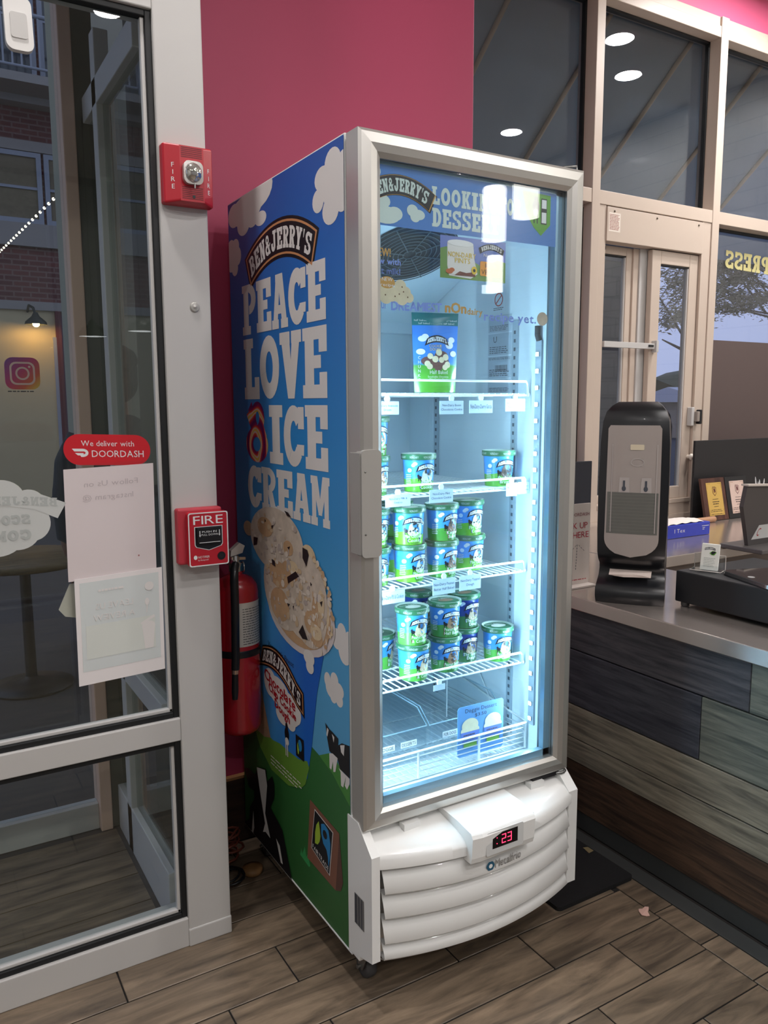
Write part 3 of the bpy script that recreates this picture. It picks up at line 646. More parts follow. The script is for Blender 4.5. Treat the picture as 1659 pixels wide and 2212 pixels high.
mb.flat([[(.241, 1.869), (.447, 1.869), (.447, 1.92), (.42, 1.925), (.37, 1.905), (.30, 1.93), (.26, 1.945), (.241, 1.94)]], dr, 3, mat('card_hill', (96, 140, 60), .25))
mb.flat([[(.262, 1.955), (.342, 1.957), (.346, 1.92), (.356, 1.885), (.335, 1.872), (.268, 1.876), (.262, 1.9)]], dr, 4, mat('card_can', (216, 216, 214), .25)); mb.flat([ellipse(.302, 1.956, .04, .008)], dr, 5, WHT)
mb.flat(rect_text('NON-DAIRY', .264, .35, 1.922, 1.934), dr, 6, mat('card_yellow', (222, 190, 40), .3)); mb.flat(rect_text('PINTS', .285, .332, 1.908, 1.92), dr, 6, MATS['card_yellow'])
mb.flat([[(.284, 1.878), (.35, 1.878), (.345, 1.889), (.32, 1.885), (.30, 1.888)]], dr, 6, mat('card_maroon', (110, 52, 44), .4)); mb.flat([ellipse(.268, 1.886, .011, .006), ellipse(.276, 1.89, .008, .005)], dr, 6, mat('card_orange_brown', (186, 100, 50), .4)); mb.flat([ellipse(.345, 1.893, .009, .01)], dr, 6, MATS['card_yellow']); mb.flat([ellipse(.345, 1.893, .004, .004)], dr, 7, NAVY)
f, tp, bt = arc_band(.365, .436, .3, (1.945, .01), .013); _, tp, bt = arc_band(.365, .436, .3, (1.945, .01), .013, 14, .05); mb.flat([tp+bt[::-1]], dr, 4, NAVY); mb.flat(warp(slab("BEN&JERRY'S"), lambda u, v: f(.04+.92*u, .1+.8*v), True), dr, 5, WHT)
mb.flat(rect_text('Non-Dairy', .375, .43, 1.93, 1.938), dr, 5, WHT)
mb.flat([rrect(.364, .432, 1.882, 1.918, .004)], dr, 5, mat('card_orange', (232, 156, 52), .4)); mb.flat(rect_text('100%', .38, .416, 1.903, 1.914), dr, 6, NAVY); mb.flat(rect_text('VEGAN!', .368, .428, 1.886, 1.898), dr, 6, NAVY); mb.flat([R_(.392, 1.87, .398, 1.882)], dr, 5, MATS['card_orange_brown'])
mb.build('vegan_card', door)

# ---- base grille, bowed forward in the middle
GR = mat('grille_white', (238, 239, 238), .22, 0, .015, 3, 0, .5)
XS = [-.004+.698*i/20 for i in range(21)]
def bow(x, k=.078): t_ = (x-.345)/.349; return -.03-k*(1-t_*t_)
mb = MB(); Zt = .437          # top shroud: vertical lip, then slopes back under the door
rows = []
for dz, dy in ((.40, 0), (Zt-.012, 0), (Zt, .006), (Zt+.012, .022), (Zt+.022, .05), (Zt+.03, .075)):
    rows.append([(x, bow(x)+dy*(1 if dy else 0)+(0 if dz < .41 else (dy/.075)*max(0, -bow(x)-.03)*.8), dz) for x in XS])
mb.grid(rows, GR, True)
mb.grid([[(x, bow(x)+.012, .395) for x in XS], [(x, bow(x), .40) for x in XS]], GR, True)
for x0, x1 in ((-.004, .02), (.66, .694)):     # end cheeks
    b = bow(.345+.349*.97); mb.prism([(-.04, .15), (.085, .112), (.085, .50), (.03, .50), (-.04, .437)], lambda a, b_, d: (d, a, b_), x0, x1, GR)
mb.box(-.003, .693, .03, .085, .112, .482, GR)
for x0 in (.115, .545): mb.prism(R_(x0, -.005, x0+.05, .02), lambda a, b_, d: (a, b_, d), .452, .476, GR)
gr = mb.build('base_panel', fz, .003)
zs = [.398, .330, .262, .192, .150]
for i in range(4):            # louvre slats, each its own bowed blade
    z1, z0 = zs[i]-.001, zs[i+1]; rows = []; k = .078-.003*i
    for dz, dy in ((0, .03), (-.002, .018), (-.4, .008), (-.92, -.002), (-1, .002), (-1.02, .012), (-.98, .03)):
        rows.append([(x, bow(x, k)+dy, z1+(z1-z0)*dz if dz < -.01 else z1+dz) for x in XS[1:-1]])
    mb = MB(); mb.grid(rows, GR, True); mb.build('slat', gr)
mb = MB(); mb.grid([[(x, bow(x, .068)+.03, .155) for x in XS[1:-1]], [(x, bow(x, .068)+.004, .154) for x in XS[1:-1]], [(x, bow(x, .066)+.004, .146) for x in XS[1:-1]], [(x, bow(x, .06)+.03, .135) for x in XS[1:-1]]], GR, True); mb.build('slat', gr)
# control pod with its display
mb = MB(); px0, px1 = .245, .455
def pod(x, y, z): return (x, y, z)
prf = [(.06, .482), (-.06, .477), (-.118, .468), (-.126, .455), (-.122, .40), (-.118, .385)]
mb.grid([[(x, y-(.004 if 0 < j < 2 else 0), z) for j, x in enumerate((px0, px0+.03, px1-.03, px1))] for y, z in prf], GR, False)
for x, s_ in ((px0, 1), (px1, -1)): mb.face([(x, y, z) for y, z in prf]+[(x, .06, .385)], GR)
pod_o = mb.build('control_pod', gr, .006, 3)
fr = lambda a, b, l: (a, -.1275-.0005*l, b)
mb = MB()
mb.flat([rrect(.288, .412, .396, .460, .006)], fr, 0, mat('pod_recess', (206, 208, 208), .4)); mb.flat([R_(.308, .412, .392, .452)], fr, 1, mat('display_black', (12, 10, 14), .2))
SEG = mat('led_digits', (255, 60, 90), .4, emit=(255, 50, 90), es=3.0)
def seg(a, b, h, on):
    w_ = h*.55; t_ = h*.09; R = {'a': R_(a, b+h-t_, a+w_, b+h), 'd': R_(a, b, a+w_, b+t_), 'g': R_(a, b+h/2-t_/2, a+w_, b+h/2+t_/2), 'b': R_(a+w_-t_, b+h/2, a+w_, b+h), 'c': R_(a+w_-t_, b, a+w_, b+h/2), 'e': R_(a, b, a+t_, b+h/2), 'f': R_(a, b+h/2, a+t_, b+h)}
    return [R[k] for k in on]
mb.flat(seg(.338, .42, .025, 'abged')+seg(.357, .42, .025, 'abgcd')+[ellipse(.322, .44, .0015, .0015, 8), ellipse(.322, .424, .0015, .0015, 8)], fr, 2, SEG)
mb.build('display', gr)
mb = MB(); fr = lambda a, b, l: (a, bow(a, .076)-.003-.0006*l, b)
mb.flat([ellipse(.318+.006*math.cos(t*1.05), .352+.006*math.sin(t*1.05), .0075, .0075, 10) for t in range(6)], fr, 0, mat('badge_blue', (40, 92, 120), .4)); mb.flat([ellipse(.318, .352, .006, .006, 12)], fr, 1, GR)
mb.flat(rect_text('Metalfrio', .333, .424, .343, .366), fr, 0, mat('badge_dark', (30, 30, 34), .4)); mb.flat(rect_text('Metalfrio', .3325, .4235, .3445, .3665), fr, 1, mat('badge_silver', (190, 190, 190), .3, .6))
mb.build('maker_badge', gr)
mb = MB(); sd = lambda a, b, l: (-.0048-.0004*l, a, b)
rr = random.Random(3); mb.flat([R_(.0, .215+i*.0, .05, .30) for i in range(1)], sd, 0, mat('barcode_label', (150, 146, 142), .6)); mb.flat([R_(.001+i*.0035, .216, .001+i*.0035+rr.choice((.001, .0022)), .299) for i in range(14)], sd, 1, INK); mb.build('barcode_sticker', gr)
# castors
CAST = mat('castor_steel', (138, 136, 132), .35, .8); RUB = mat('castor_tyre', (74, 74, 76), .5)
for cx, cy in ((.06, .085), (.63, .085), (.06, .78), (.63, .78)):
    mb = MB(); mb.box(cx-.04, cx+.04, cy-.04, cy+.04, .1, .108, CAST); mb.lathe([(.022, .1), (.026, .088), (.018, .078)], (cx, cy, 0), CAST, 12)
    for s_ in (-1, 1): mb.prism([(cy-.022, .085), (cy+.022, .085), (cy+.03, .03), (cy+.005, .03)], lambda a, b, d: (d, a, b), cx+s_*.02-.002, cx+s_*.02+.002, CAST)
    mb.tube([(cx-.03, cy+.018, .036), (cx+.03, cy+.018, .036)], .006, CAST, 8); ca = mb.build('castor', fz)
    mb = MB(); mb.lathe([(.012, -.014), (.032, -.015), (.036, -.009), (.036, .009), (.032, .015), (.012, .014)], (cx, cy+.018, .036), RUB, 20, 'X'); mb.build('castor_wheel', ca)
mb = MB(); mb.tube([(-.001, .07, .109), (-.001, .85, .109)], .003, WH, 5); mb.build('edge_strip', fz)

# ---- printed wrap on the freezer's left side: sd(y, z, layer)
sd = lambda a, b, l: (-.0008-.0004*l, a, b)
WY0, WY1, WZ0, WZ1 = .074, .848, .112, 2.178
def inpanel(p):
    for ax, v, less in ((0, WY0, False), (0, WY1, True), (1, WZ0, False), (1, WZ1, True)):
        p = clip(p, ax, v, less)
        if len(p) < 3: return None
    return p
def put(mb, polys, l, mt):
    for i, p in enumerate(polys):
        q = inpanel(p)
        if q: mb.face([sd(a, b, l+(i % 17)*.05) for a, b in q], mt)
SKY = ramp_mat('wrap_sky_print', 2, .3, 2.2, [(0, (104, 172, 214)), (.35, (78, 164, 218)), (.6, (48, 140, 212)), (.85, (40, 108, 194)), (1, (36, 84, 170))], .4, .4)
LET = mat('wrap_white', (226, 222, 220), .42, 0, .01); HILL = ramp_mat('wrap_hill_print', 2, .1, .62, [(0, (46, 98, 50)), (1, (52, 112, 58))], .45, .4); HILL2 = mat('wrap_hill_light', (74, 140, 62), .45)
BLK_P = mat('wrap_black', (20, 20, 26), .42); TAN = mat('wrap_tan', (204, 142, 96), .45)
mb = MB(); mb.flat([R_(WY0, WZ0, WY1, WZ1)], sd, 0, SKY); wrap = mb.build('side_wrap', fz)
mb = MB()
CL = [(.608,2.170,.118,.052),(.791,2.136,.054,.035),(.718,2.097,.051,.032),(.646,2.096,.041,.020),(.582,2.089,.043,.020),(.694,2.135,.127,.044),
 (.129,2.129,.043,.035),(.076,2.109,.031,.037),(.185,2.106,.043,.029),(.210,2.058,.032,.028),(.143,2.024,.044,.034),(.119,2.077,.070,.052),(.083,2.036,.032,.028),
 (.827,2.042,.037,.028),(.789,2.045,.031,.022),(.774,2.014,.031,.028),(.830,2.004,.037,.032),(.799,1.980,.027,.023),
 (.111,.980,.024,.025),(.138,.957,.030,.028),(.094,.939,.037,.040),(.073,.969,.021,.023),(.195,.829,.020,.021),(.155,.841,.022,.020),(.173,.811,.034,.026),(.131,.819,.028,.021),(.129,.794,.021,.019),(.162,.794,.020,.019)]
for k0, k1 in ((0, 6), (6, 13), (13, 18), (18, 22), (22, 28)): mb = MB(); put(mb, [ellipse(*c) for c in CL[k0:k1]], 1, LET); mb.build('cloud', wrap)
mb = MB()                          # brand arch
def arch(u, v): 
    t_ = 2*u-1; ang = t_*.44; rr = .62+(v-.5)*.086; return (.46-rr*math.sin(ang)*.84, 1.392+rr*math.cos(ang)*1.0)
def archp(g, h): return [arch(-g+(1+2*g)*i/16, .5+h) for i in range(17)]+[arch(-g+(1+2*g)*i/16, .5-h) for i in range(16, -1, -1)]
put(mb, [archp(.03, .62)], 1, BLK_P); put(mb, [archp(.012, .52)], 2, TAN); put(mb, [archp(-.004, .45)], 3, BLK_P)
put(mb, warp(slab("BEN&JERRY'S"), lambda u, v: arch(.03+.94*u, .16+.66*v), True), 4, LET); mb.build('brand_arch', wrap)
mb = MB()
def yq(y0, y1, z0, z1): return quad(((y0, z0), (y1, z0), (y1, z1), (y0, z1)))
put(mb, warp(slab('PEACE', .04), yq(.745, .175, 1.770, 1.918)), 1, LET)
put(mb, warp(slab('LOVE', .05), yq(.743, .173, 1.575, 1.757)), 1, LET)
put(mb, warp(slab('ICE', .06), yq(.554, .173, 1.387, 1.557)), 1, LET)
put(mb, warp(slab('CREAM', .03), yq(.737, .168, 1.240, 1.372)), 1, LET); mb.build('slogan', wrap)
mb = MB(); TIE = bpy.data.materials.new('tie_dye_print'); TIE.use_nodes = True; nt = TIE.node_tree; b_ = nt.nodes['Principled BSDF']; b_.inputs['Roughness'].default_value = .45
tc = nt.nodes.new('ShaderNodeTexCoord'); wv = nt.nodes.new('ShaderNodeTexWave'); wv.wave_type = 'RINGS'; wv.inputs['Scale'].default_value = 5; wv.inputs['Distortion'].default_value = 9; wv.inputs['Detail'].default_value = 2
mp = nt.nodes.new('ShaderNodeMapping'); mp.inputs['Location'].default_value = (0, -.25, -1.44); nt.links.new(tc.outputs['Object'], mp.inputs[0]); nt.links.new(mp.outputs[0], wv.inputs['Vector'])
rp = nt.nodes.new('ShaderNodeValToRGB'); e = rp.color_ramp.elements; e[0].color = lin((104, 22, 92)); e[1].color = lin((236, 190, 60))
for p_, c_ in ((.3, (160, 24, 90)), (.5, (206, 44, 46)), (.72, (232, 110, 40)), (.88, (226, 200, 214))): e.new(p_).color = lin(c_)
nt.links.new(wv.outputs['Fac'], rp.inputs[0]); nt.links.new(rp.outputs[0], b_.inputs['Base Color'])
AMP = ring(.5,.30,.5,.30,.17,.12,0,360,20)+ring(.56,.74,.30,.26,.08,.1,-70,250,18)+[[(.05,.78),(.3,.9),(.52,.55),(.3,.48)], [(.12,.85),(.3,1),(.4,.82)], [(.5,.6),(.75,.7),(.95,.45),(.7,.35)]]
put(mb, warp(AMP, yq(.742, .566, 1.383, 1.568)), 1, TIE); mb.build('ampersand', wrap)
mb = MB()
put(mb, [[(.852,.446),(.723,.506),(.60,.55),(.45,.58),(.301,.600),(.254,.593),(.172,.572),(.119,.545),(.07,.523),(.07,.11),(.852,.11)]], 1, HILL)
put(mb, [[(.254,.593),(.189,.625),(.159,.625),(.066,.577),(.07,.520),(.119,.545),(.172,.572)]], 2, HILL2)
put(mb, [[(.394,.225),(.385,.25),(.378,.235),(.36,.268),(.35,.24),(.34,.255),(.325,.225),(.333,.217)]], 2, mat('wrap_grass', (54, 150, 84), .45))
mb.build('hills', wrap)
mb = MB()                          # the big printed pint
CUPB = ramp_mat('wrap_cup_print', 1, -.25, .3, [(0, (24, 92, 190)), (.3, (30, 104, 206)), (.75, (66, 150, 220)), (1, (96, 150, 190))], .42, .4)
put(mb, [[(.176,.997),(.261,.767),(.301,.594),(.332,.493),(.377,.443),(.468,.412),(.598,.409),(.691,.450),(.735,.499),(.745,.57),(.66,.84),(.598,.99)]], 3, CUPB)
put(mb, [[(.74,.55),(.70,.56),(.64,.52),(.583,.514),(.525,.524),(.462,.524),(.388,.528),(.33,.545),(.318,.53),(.347,.467),(.377,.443),(.468,.412),(.598,.409),(.691,.45),(.735,.499)]], 4, mat('wrap_cup_hill', (104, 150, 56), .45))
put(mb, [[(.735,.5),(.72,.66),(.69,.70),(.64,.60),(.60,.515),(.65,.50)]], 5, mat('wrap_dough', (170, 138, 112), .5, 0, .3, 40))
put(mb, [ellipse(.371,.979,.227,.122,32)], 5, mat('wrap_rim', (216, 206, 206), .45))
ICEC = mat('wrap_ice_cream', (206, 192, 178), .5, 0, .32, 30); ICET = mat('wrap_ice_tan', (196, 160, 124), .5, 0, .2, 26); CHOC = mat('wrap_chocolate', (40, 30, 34), .45); CHK = mat('wrap_dough_chunk', (220, 198, 164), .5, 0, .2, 40)
put(mb, [ellipse(.371,.992,.203,.116,32)], 6, ICET)
put(mb, [ellipse(.742,1.167,.04,.024), ellipse(.30,1.14,.05,.04), ellipse(.255,1.08,.06,.06), ellipse(.215,1.01,.04,.05)], 6, CHK)
put(mb, [ellipse(.525,1.159,.197,.098,36), ellipse(.47,1.03,.15,.13,28), ellipse(.345,1.03,.16,.13,28), ellipse(.30,.99,.11,.10,24)], 7, ICEC)
put(mb, [ellipse(.50,1.06,.075,.04), ellipse(.42,1.085,.06,.03), ellipse(.50,.97,.07,.05), ellipse(.60,1.19,.06,.03), ellipse(.25,1.0,.03,.05), ellipse(.255,.93,.04,.025), ellipse(.43,1.15,.035,.022), ellipse(.28,.965,.05,.035)], 8, ICET)
put(mb, [ellipse(.255,.945,.035,.022), ellipse(.222,1.03,.02,.04), ellipse(.40,1.1,.035,.018)], 9, CHK)
rr = random.Random(21); SC = [(.525,1.159,.185,.09), (.47,1.03,.14,.12), (.345,1.03,.145,.12), (.30,.99,.10,.09)]; SH = [mat('wrap_cream_light', (222, 210, 198), .5), mat('wrap_cream_grey', (186, 172, 166), .5), mat('wrap_cream_warm', (204, 178, 146), .5)]
for i in range(170):
    c = rr.choice(SC); t_ = rr.uniform(0, 2*PI); q = math.sqrt(rr.random()); put(mb, [ellipse(c[0]+c[2]*q*math.cos(t_), c[1]+c[3]*q*math.sin(t_), rr.uniform(.003, .014), rr.uniform(.002, .012), 8)], 9.2+.003*(i % 200), SH[i % 3])
for i in range(40):
    t_ = rr.uniform(-.9, 1.2); put(mb, [ellipse(.34-.175*math.cos(t_)*1.02+rr.uniform(-.01, .01), 1.01+.15*math.sin(t_), rr.uniform(.004, .012), rr.uniform(.004, .01), 8)], 9.9+.002*i, rr.choice([CHK, ICET, SH[0]]))
for p in ([(.45,1.257),(.423,1.254),(.401,1.242),(.431,1.244)],[(.331,1.168),(.30,1.165),(.292,1.153),(.308,1.118),(.332,1.138)],[(.44,1.064),(.379,1.092),(.357,1.081),(.434,1.046)],[(.367,.918),(.34,.946),(.307,.91),(.342,.905)],[(.551,1.099),(.529,1.097),(.523,1.08),(.548,1.082)],[(.694,1.146),(.658,1.148),(.667,1.125),(.696,1.118)],[(.599,1.216),(.589,1.209),(.60,1.204)],[(.228,1.035),(.211,1.042),(.217,1.024)],[(.444,.986),(.423,.987),(.437,.976)],[(.286,1.079),(.274,1.074),(.283,1.068)],[(.435,1.152),(.415,1.158),(.422,1.147)],[(.55,1.2),(.53,1.205),(.545,1.19)],[(.405,.985),(.395,.99),(.4,.975)]): put(mb, [p], 10, CHOC)
# tilted band and flavour cloud on the cup
def band(u, v): 
    x = .652-.30*u; zc = .772+.022*math.sin(PI*min(1, u*1.15))-.062*u*u; return (x-.014*(v-.5)*(1-2*u)+.012*(.5-v), zc+(v-.5)*.062)
def bandp(g, h): return [band(-g+(1+2*g)*i/14, .5+h) for i in range(15)]+[band(-g+(1+2*g)*i/14, .5-h) for i in range(14, -1, -1)]
put(mb, [ellipse(.53,.69,.085,.045), ellipse(.45,.66,.075,.05), ellipse(.50,.625,.05,.03), ellipse(.40,.665,.035,.035), ellipse(.44,.622,.035,.025), ellipse(.59,.70,.05,.045), ellipse(.305,.86,.035,.022), ellipse(.30,.835,.025,.02), ellipse(.37,.56,.016,.018)], 6, LET)
put(mb, [bandp(.03, .6)], 7, BLK_P); put(mb, [bandp(.012, .5)], 8, TAN); put(mb, [bandp(-.002, .43)], 9, BLK_P); put(mb, warp(slab("BEN&JERRY'S"), lambda u, v: band(.04+.92*u, .18+.64*v), True), 10, LET)
RT = mat('wrap_red_text', (176, 20, 36), .45)
for s_, q in (('Chocolate', ((.632,.706),(.405,.668),(.402,.70),(.632,.738))), ('Chip Cookie', ((.60,.675),(.40,.640),(.398,.662),(.60,.700))), ('Dough', ((.555,.636),(.445,.616),(.443,.640),(.555,.662)))): put(mb, [[(a+dx, b+dz) for a, b in p] for dx, dz in ((0, 0), (.0016, .0008), (-.0016, -.0008), (.0008, -.0012)) for p in warp(sans(s_)[0], quad(q))], 8, RT)
put(mb, warp(sans("Vermont's Finest")[0], quad(((.60,.818),(.41,.800),(.408,.815),(.60,.834)))), 8, BLK_P)
put(mb, [R_(.35,.535,.405,.60)], 7, BLK_P); put(mb, [ellipse(.375,.575,.013,.018)], 8, mat('ft_blue', (40, 130, 190), .4)); put(mb, [ellipse(.388,.562,.006,.018)], 8, mat('ft_green', (160, 190, 60), .4))
put(mb, [ellipse(.47,.575,.016,.022), ellipse(.47,.60,.009,.012)], 7, BLK_P); put(mb, [R_(.462,.505,.468,.56), R_(.474,.505,.480,.56), ellipse(.468,.553,.014,.012)], 8, LET)
put(mb, bars(.60,.37,.428,.462,3,.3,12), 6, LET)
mb.build('pint_picture', wrap)
mb = MB()                          # cows and the sign
put(mb, [[(.837,.317),(.791,.336),(.74,.335),(.705,.375),(.641,.394),(.631,.356),(.59,.391),(.574,.373),(.577,.322),(.61,.276),(.556,.258),(.516,.242),(.451,.112),(.85,.112),(.80,.15),(.792,.196),(.751,.241),(.749,.272),(.797,.266)]], 11, BLK_P)
put(mb, [[(.719,.369),(.646,.389),(.632,.341),(.655,.236),(.616,.168),(.655,.171),(.678,.16),(.658,.199),(.70,.308)],[(.761,.199),(.756,.137),(.769,.111),(.781,.113)],[(.568,.192),(.54,.181),(.518,.129),(.534,.127)]], 12, LET); mb.build('cow_head', wrap); mb = MB()
put(mb, [[(.212,.703),(.187,.694),(.169,.692),(.136,.686),(.14,.638),(.141,.626),(.189,.631),(.201,.662)],[(.14,.665),(.116,.681),(.064,.691),(.066,.60),(.128,.605),(.141,.626)]], 3, BLK_P)
put(mb, [[(.200,.694),(.191,.69),(.199,.668),(.205,.672)],[(.172,.686),(.158,.682),(.162,.665)],[(.125,.672),(.10,.682),(.105,.65),(.12,.655)],[(.17,.632),(.14,.63),(.145,.615),(.154,.586),(.166,.581),(.168,.61),(.178,.582),(.188,.584),(.189,.625)],[(.135,.605),(.07,.60),(.075,.585),(.089,.564),(.101,.570),(.094,.599),(.11,.561),(.122,.561),(.124,.598)]], 4, LET)
BRW = mat('wrap_board_brown', (128, 84, 66), .5)
mb.build('cow_pair', wrap); mb = MB()
put(mb, [[(.317,.435),(.137,.418),(.163,.239),(.342,.242)]], 3, BRW); put(mb, [[(.137,.418),(.119,.285),(.132,.254),(.163,.239)]], 3, mat('wrap_board_dark', (92, 60, 50), .5))
fq = quad(((.314,.289),(.197,.263),(.172,.404),(.287,.420))); U = lambda pts: [fq(a, b) for a, b in pts]
put(mb, [U(R_(0,0,1,1))], 4, LET); put(mb, [U(R_(.025,.02,.975,.98))], 5, BLK_P)
put(mb, [U([(.18,.24),(.32,.3),(.4,.42),(.42,.56),(.36,.7),(.27,.85),(.17,.7),(.14,.5)])], 6, mat('ft_green', (160, 190, 60), .4))
put(mb, [U([(.92,.16),(.96,.4),(.92,.7),(.78,.92),(.55,.95),(.40,.86),(.44,.66),(.58,.5),(.76,.46),(.86,.34)])], 6, mat('ft_blue', (40, 130, 190), .4)); put(mb, [U(ellipse(.63,.74,.11,.09))], 7, BLK_P)
put(mb, warp(sans('FAIRTRADE')[0], lambda u, v: fq(.07+.86*u, .06+.1*v)), 6, LET)
mb.build('certification_sign', wrap)

# ================================================================== WHAT THE FREEZER HOLDS
def split_mat(name, top, bot, zs, amp, ph):
    """printed sky over a printed rolling hill on a cup"""
    if name in MATS: return MATS[name]
    mt = bpy.data.materials.new(name); mt.use_nodes = True; nt = mt.node_tree; b = nt.nodes['Principled BSDF']; b.inputs['Roughness'].default_value = .3
    tc = nt.nodes.new('ShaderNodeTexCoord'); sp = nt.nodes.new('ShaderNodeSeparateXYZ'); nt.links.new(tc.outputs['Object'], sp.inputs[0])
    sn = nt.nodes.new('ShaderNodeMath'); sn.operation = 'MULTIPLY_ADD'; sn.inputs[1].default_value = 45; sn.inputs[2].default_value = ph; nt.links.new(sp.outputs[0], sn.inputs[0])
    s2 = nt.nodes.new('ShaderNodeMath'); s2.operation = 'SINE'; nt.links.new(sn.outputs[0], s2.inputs[0])
    s3 = nt.nodes.new('ShaderNodeMath'); s3.operation = 'MULTIPLY_ADD'; s3.inputs[1].default_value = amp; s3.inputs[2].default_value = zs; nt.links.new(s2.outputs[0], s3.inputs[0])
    gt = nt.nodes.new('ShaderNodeMath'); gt.operation = 'GREATER_THAN'; nt.links.new(sp.outputs[2], gt.inputs[0]); nt.links.new(s3.outputs[0], gt.inputs[1])
    mx = nt.nodes.new('ShaderNodeMix'); mx.data_type = 'RGBA'; mx.inputs[6].default_value = lin(bot); mx.inputs[7].default_value = lin(top); nt.links.new(gt.outputs[0], mx.inputs[0]); nt.links.new(mx.outputs[2], b.inputs['Base Color'])
    MATS[name] = mt; return mt
LIDG = mat('lid_green', (50, 104, 70), .35, 0, .25, 60); LIDR = mat('lid_rim_pale', (190, 206, 196), .35)
PB, PT, PH, LH = .039, .0455, .094, .016
def cupr(z): return PB+(PT-PB)*z/PH
def cyl_map(u, v, l=0): r = cupr(v)+.0004+.0003*l; return (r*math.sin(u/r), -r*math.cos(u/r), v)     # u: arc length from the front
def pint_proto(fl):
    sky, hill, swirl, bits, lines, red = fl
    root = thing('ice_cream_pint', (0, 0, 0)); body = split_mat('pint_%02x%02x%02x_%d' % (*sky, hill[1]), sky, hill, .032, .008, 2.2)
    mb = MB(); mb.lathe([(PB-.004, .003), (PB, 0), (PB+.0005, .002), (PT-.001, PH-.002), (PT, PH)], (0, 0, 0), body, 28); mb.face([(PB*.9*math.cos(2*PI*i/20), PB*.9*math.sin(2*PI*i/20), .003) for i in range(20)], LIDR); mb.build('cup', root)
    mb = MB(); mb.lathe([(PT+.001, PH-.006), (PT+.0035, PH-.004), (PT+.004, PH+.008), (PT+.0025, PH+.0105)], (0, 0, 0), LIDG, 28); mb.lathe([(PT+.0025, PH+.0105), (PT, PH+.0105), (PT-.003, PH+.006)], (0, 0, 0), LIDR, 28)
    mb.face([((PT-.003)*math.cos(2*PI*i/28), (PT-.003)*math.sin(2*PI*i/28), PH+.006) for i in range(28)], LIDG)
    lr = PT+.0045
    for a0 in range(0, 360, 45):         # the word that runs round the lid's band
        for p in sans('NON-DAIRY')[0]: mb.face([(lr*math.sin(math.radians(a0)+(a-.5)*.5), -lr*math.cos(math.radians(a0)+(a-.5)*.5), PH-.001+b*.006) for a, b in p], LIDR)
    lid = mb.build('lid', root)
    mb = MB(); mb.flat([ellipse(.006, .004, .024, .016, 18)], lambda a, b, l: (a, b, PH+.0065+.0003*l), 0, mat('lid_art_%d' % swirl[0], swirl, .4, 0, .25, 90)); mb.flat(rect_text("BEN & JERRY'S", -.028, .028, .018, .027), lambda a, b, l: (a, b, PH+.0065+.0003*l), 1, WHT); mb.build('lid_print', lid)
    mb = MB(); cm = cyl_map
    def fl_(polys, l, mt, sub=False):
        for i, p in enumerate(polys): mb.face([cm(a, b, l+(i % 17)*.05) for a, b in (subdiv(p, .006) if sub else p)], mt)
    SW = mat('swirl_%d_%d' % (swirl[0], swirl[2]), swirl, .5, 0, .3, 110); BT = mat('bits_%d' % bits[0], bits, .5)
    fl_([ellipse(.006, .046, .019, .02, 20), ellipse(.0, .038, .016, .012, 16)], 1, SW); rr = random.Random(swirl[0]+bits[0])
    for k in range(9): fl_([ellipse(rr.uniform(-.009, .02), rr.uniform(.032, .06), rr.uniform(.002, .005), rr.uniform(.002, .004), 7)], 2, BT)
    fl_([ellipse(-.02, .04, .006, .005, 10), ellipse(-.024, .045, .003, .004, 8), R_(-.024, .03, -.022, .038), R_(-.018, .03, -.016, .038)], 2, NAVY)
    fl_([ellipse(-.034, .078, .007, .005, 12), ellipse(-.039, .074, .006, .005, 12), ellipse(.036, .058, .006, .005, 12), ellipse(-.05, .06, .007, .006, 12), ellipse(.06, .07, .008, .006, 12)], 1, WHT)
    ab = lambda u, v: (-.026+.058*u+(.5-v)*.004*(2*u-1), .064+.007*(1-(2*u-1)**2)+(v-.5)*.0125)
    fl_([[ab(-.05+1.1*i/12, 1.15) for i in range(13)]+[ab(-.05+1.1*i/12, -.15) for i in range(12, -1, -1)]], 3, NAVY)
    fl_(warp(slab("BEN&JERRY'S"), lambda u, v: ab(.03+.94*u, .1+.8*v)), 4, WHT)
    LN = mat('flavour_backing_red', (120, 30, 44), .4) if red else mat('flavour_backing', (26, 60, 96), .4)
    for i, s_ in enumerate(lines):
        z0 = .021-.0115*i; wd = min(.054, .0052*len(s_)+.006)
        fl_([rrect(.004-wd/2-.0015, .004+wd/2+.0015, z0-.001, z0+.0102, .002, 3)], 3, LN); fl_(rect_text(s_, .004-wd/2, .004+wd/2, z0, z0+.009), 4, WHT)
    fl_(bars(-.014, .022, .003, .008, 2, .4, 4), 3, NAVY); fl_(bars(-.062, -.044, .02, .05, 6, .4, 6), 2, WHT)
    mb.build('label_print', root)
    return root
LB, DB, GRN_P = (64, 148, 224), (24, 52, 132), (104, 176, 56)
FL = {'mint': (LB, (112, 190, 50), (206, 208, 196), (50, 48, 48), ['Mint Chocolate', 'Cookie'], False),
 'karamel': (LB, (76, 150, 60), (120, 84, 66), (46, 34, 32), ['Karamel', 'Sutra'], True),
 'milk': (LB, (96, 172, 54), (200, 200, 192), (60, 56, 54), ['Milk &', 'Cookies'], False),
 'fudge': (LB, (84, 160, 54), (76, 58, 52), (40, 30, 30), ['Chocolate Fudge', 'Brownie'], False),
 'pbc': (LB, (92, 176, 70), (206, 188, 156), (54, 44, 40), ['Peanut Butter', '& Cookies'], True),
 'half': ((58, 130, 206), (72, 146, 66), (150, 118, 92), (66, 48, 40), ['Peanut Butter', 'Half Baked'], True),
 'dough': (DB, (64, 120, 70), (150, 134, 110), (40, 34, 34), ['The Topped', 'Dough'], False),
 'cream': (LB, (96, 160, 60), (222, 214, 196), (150, 110, 80), ['Americone', 'Dream'], True)}
PROTO = {}
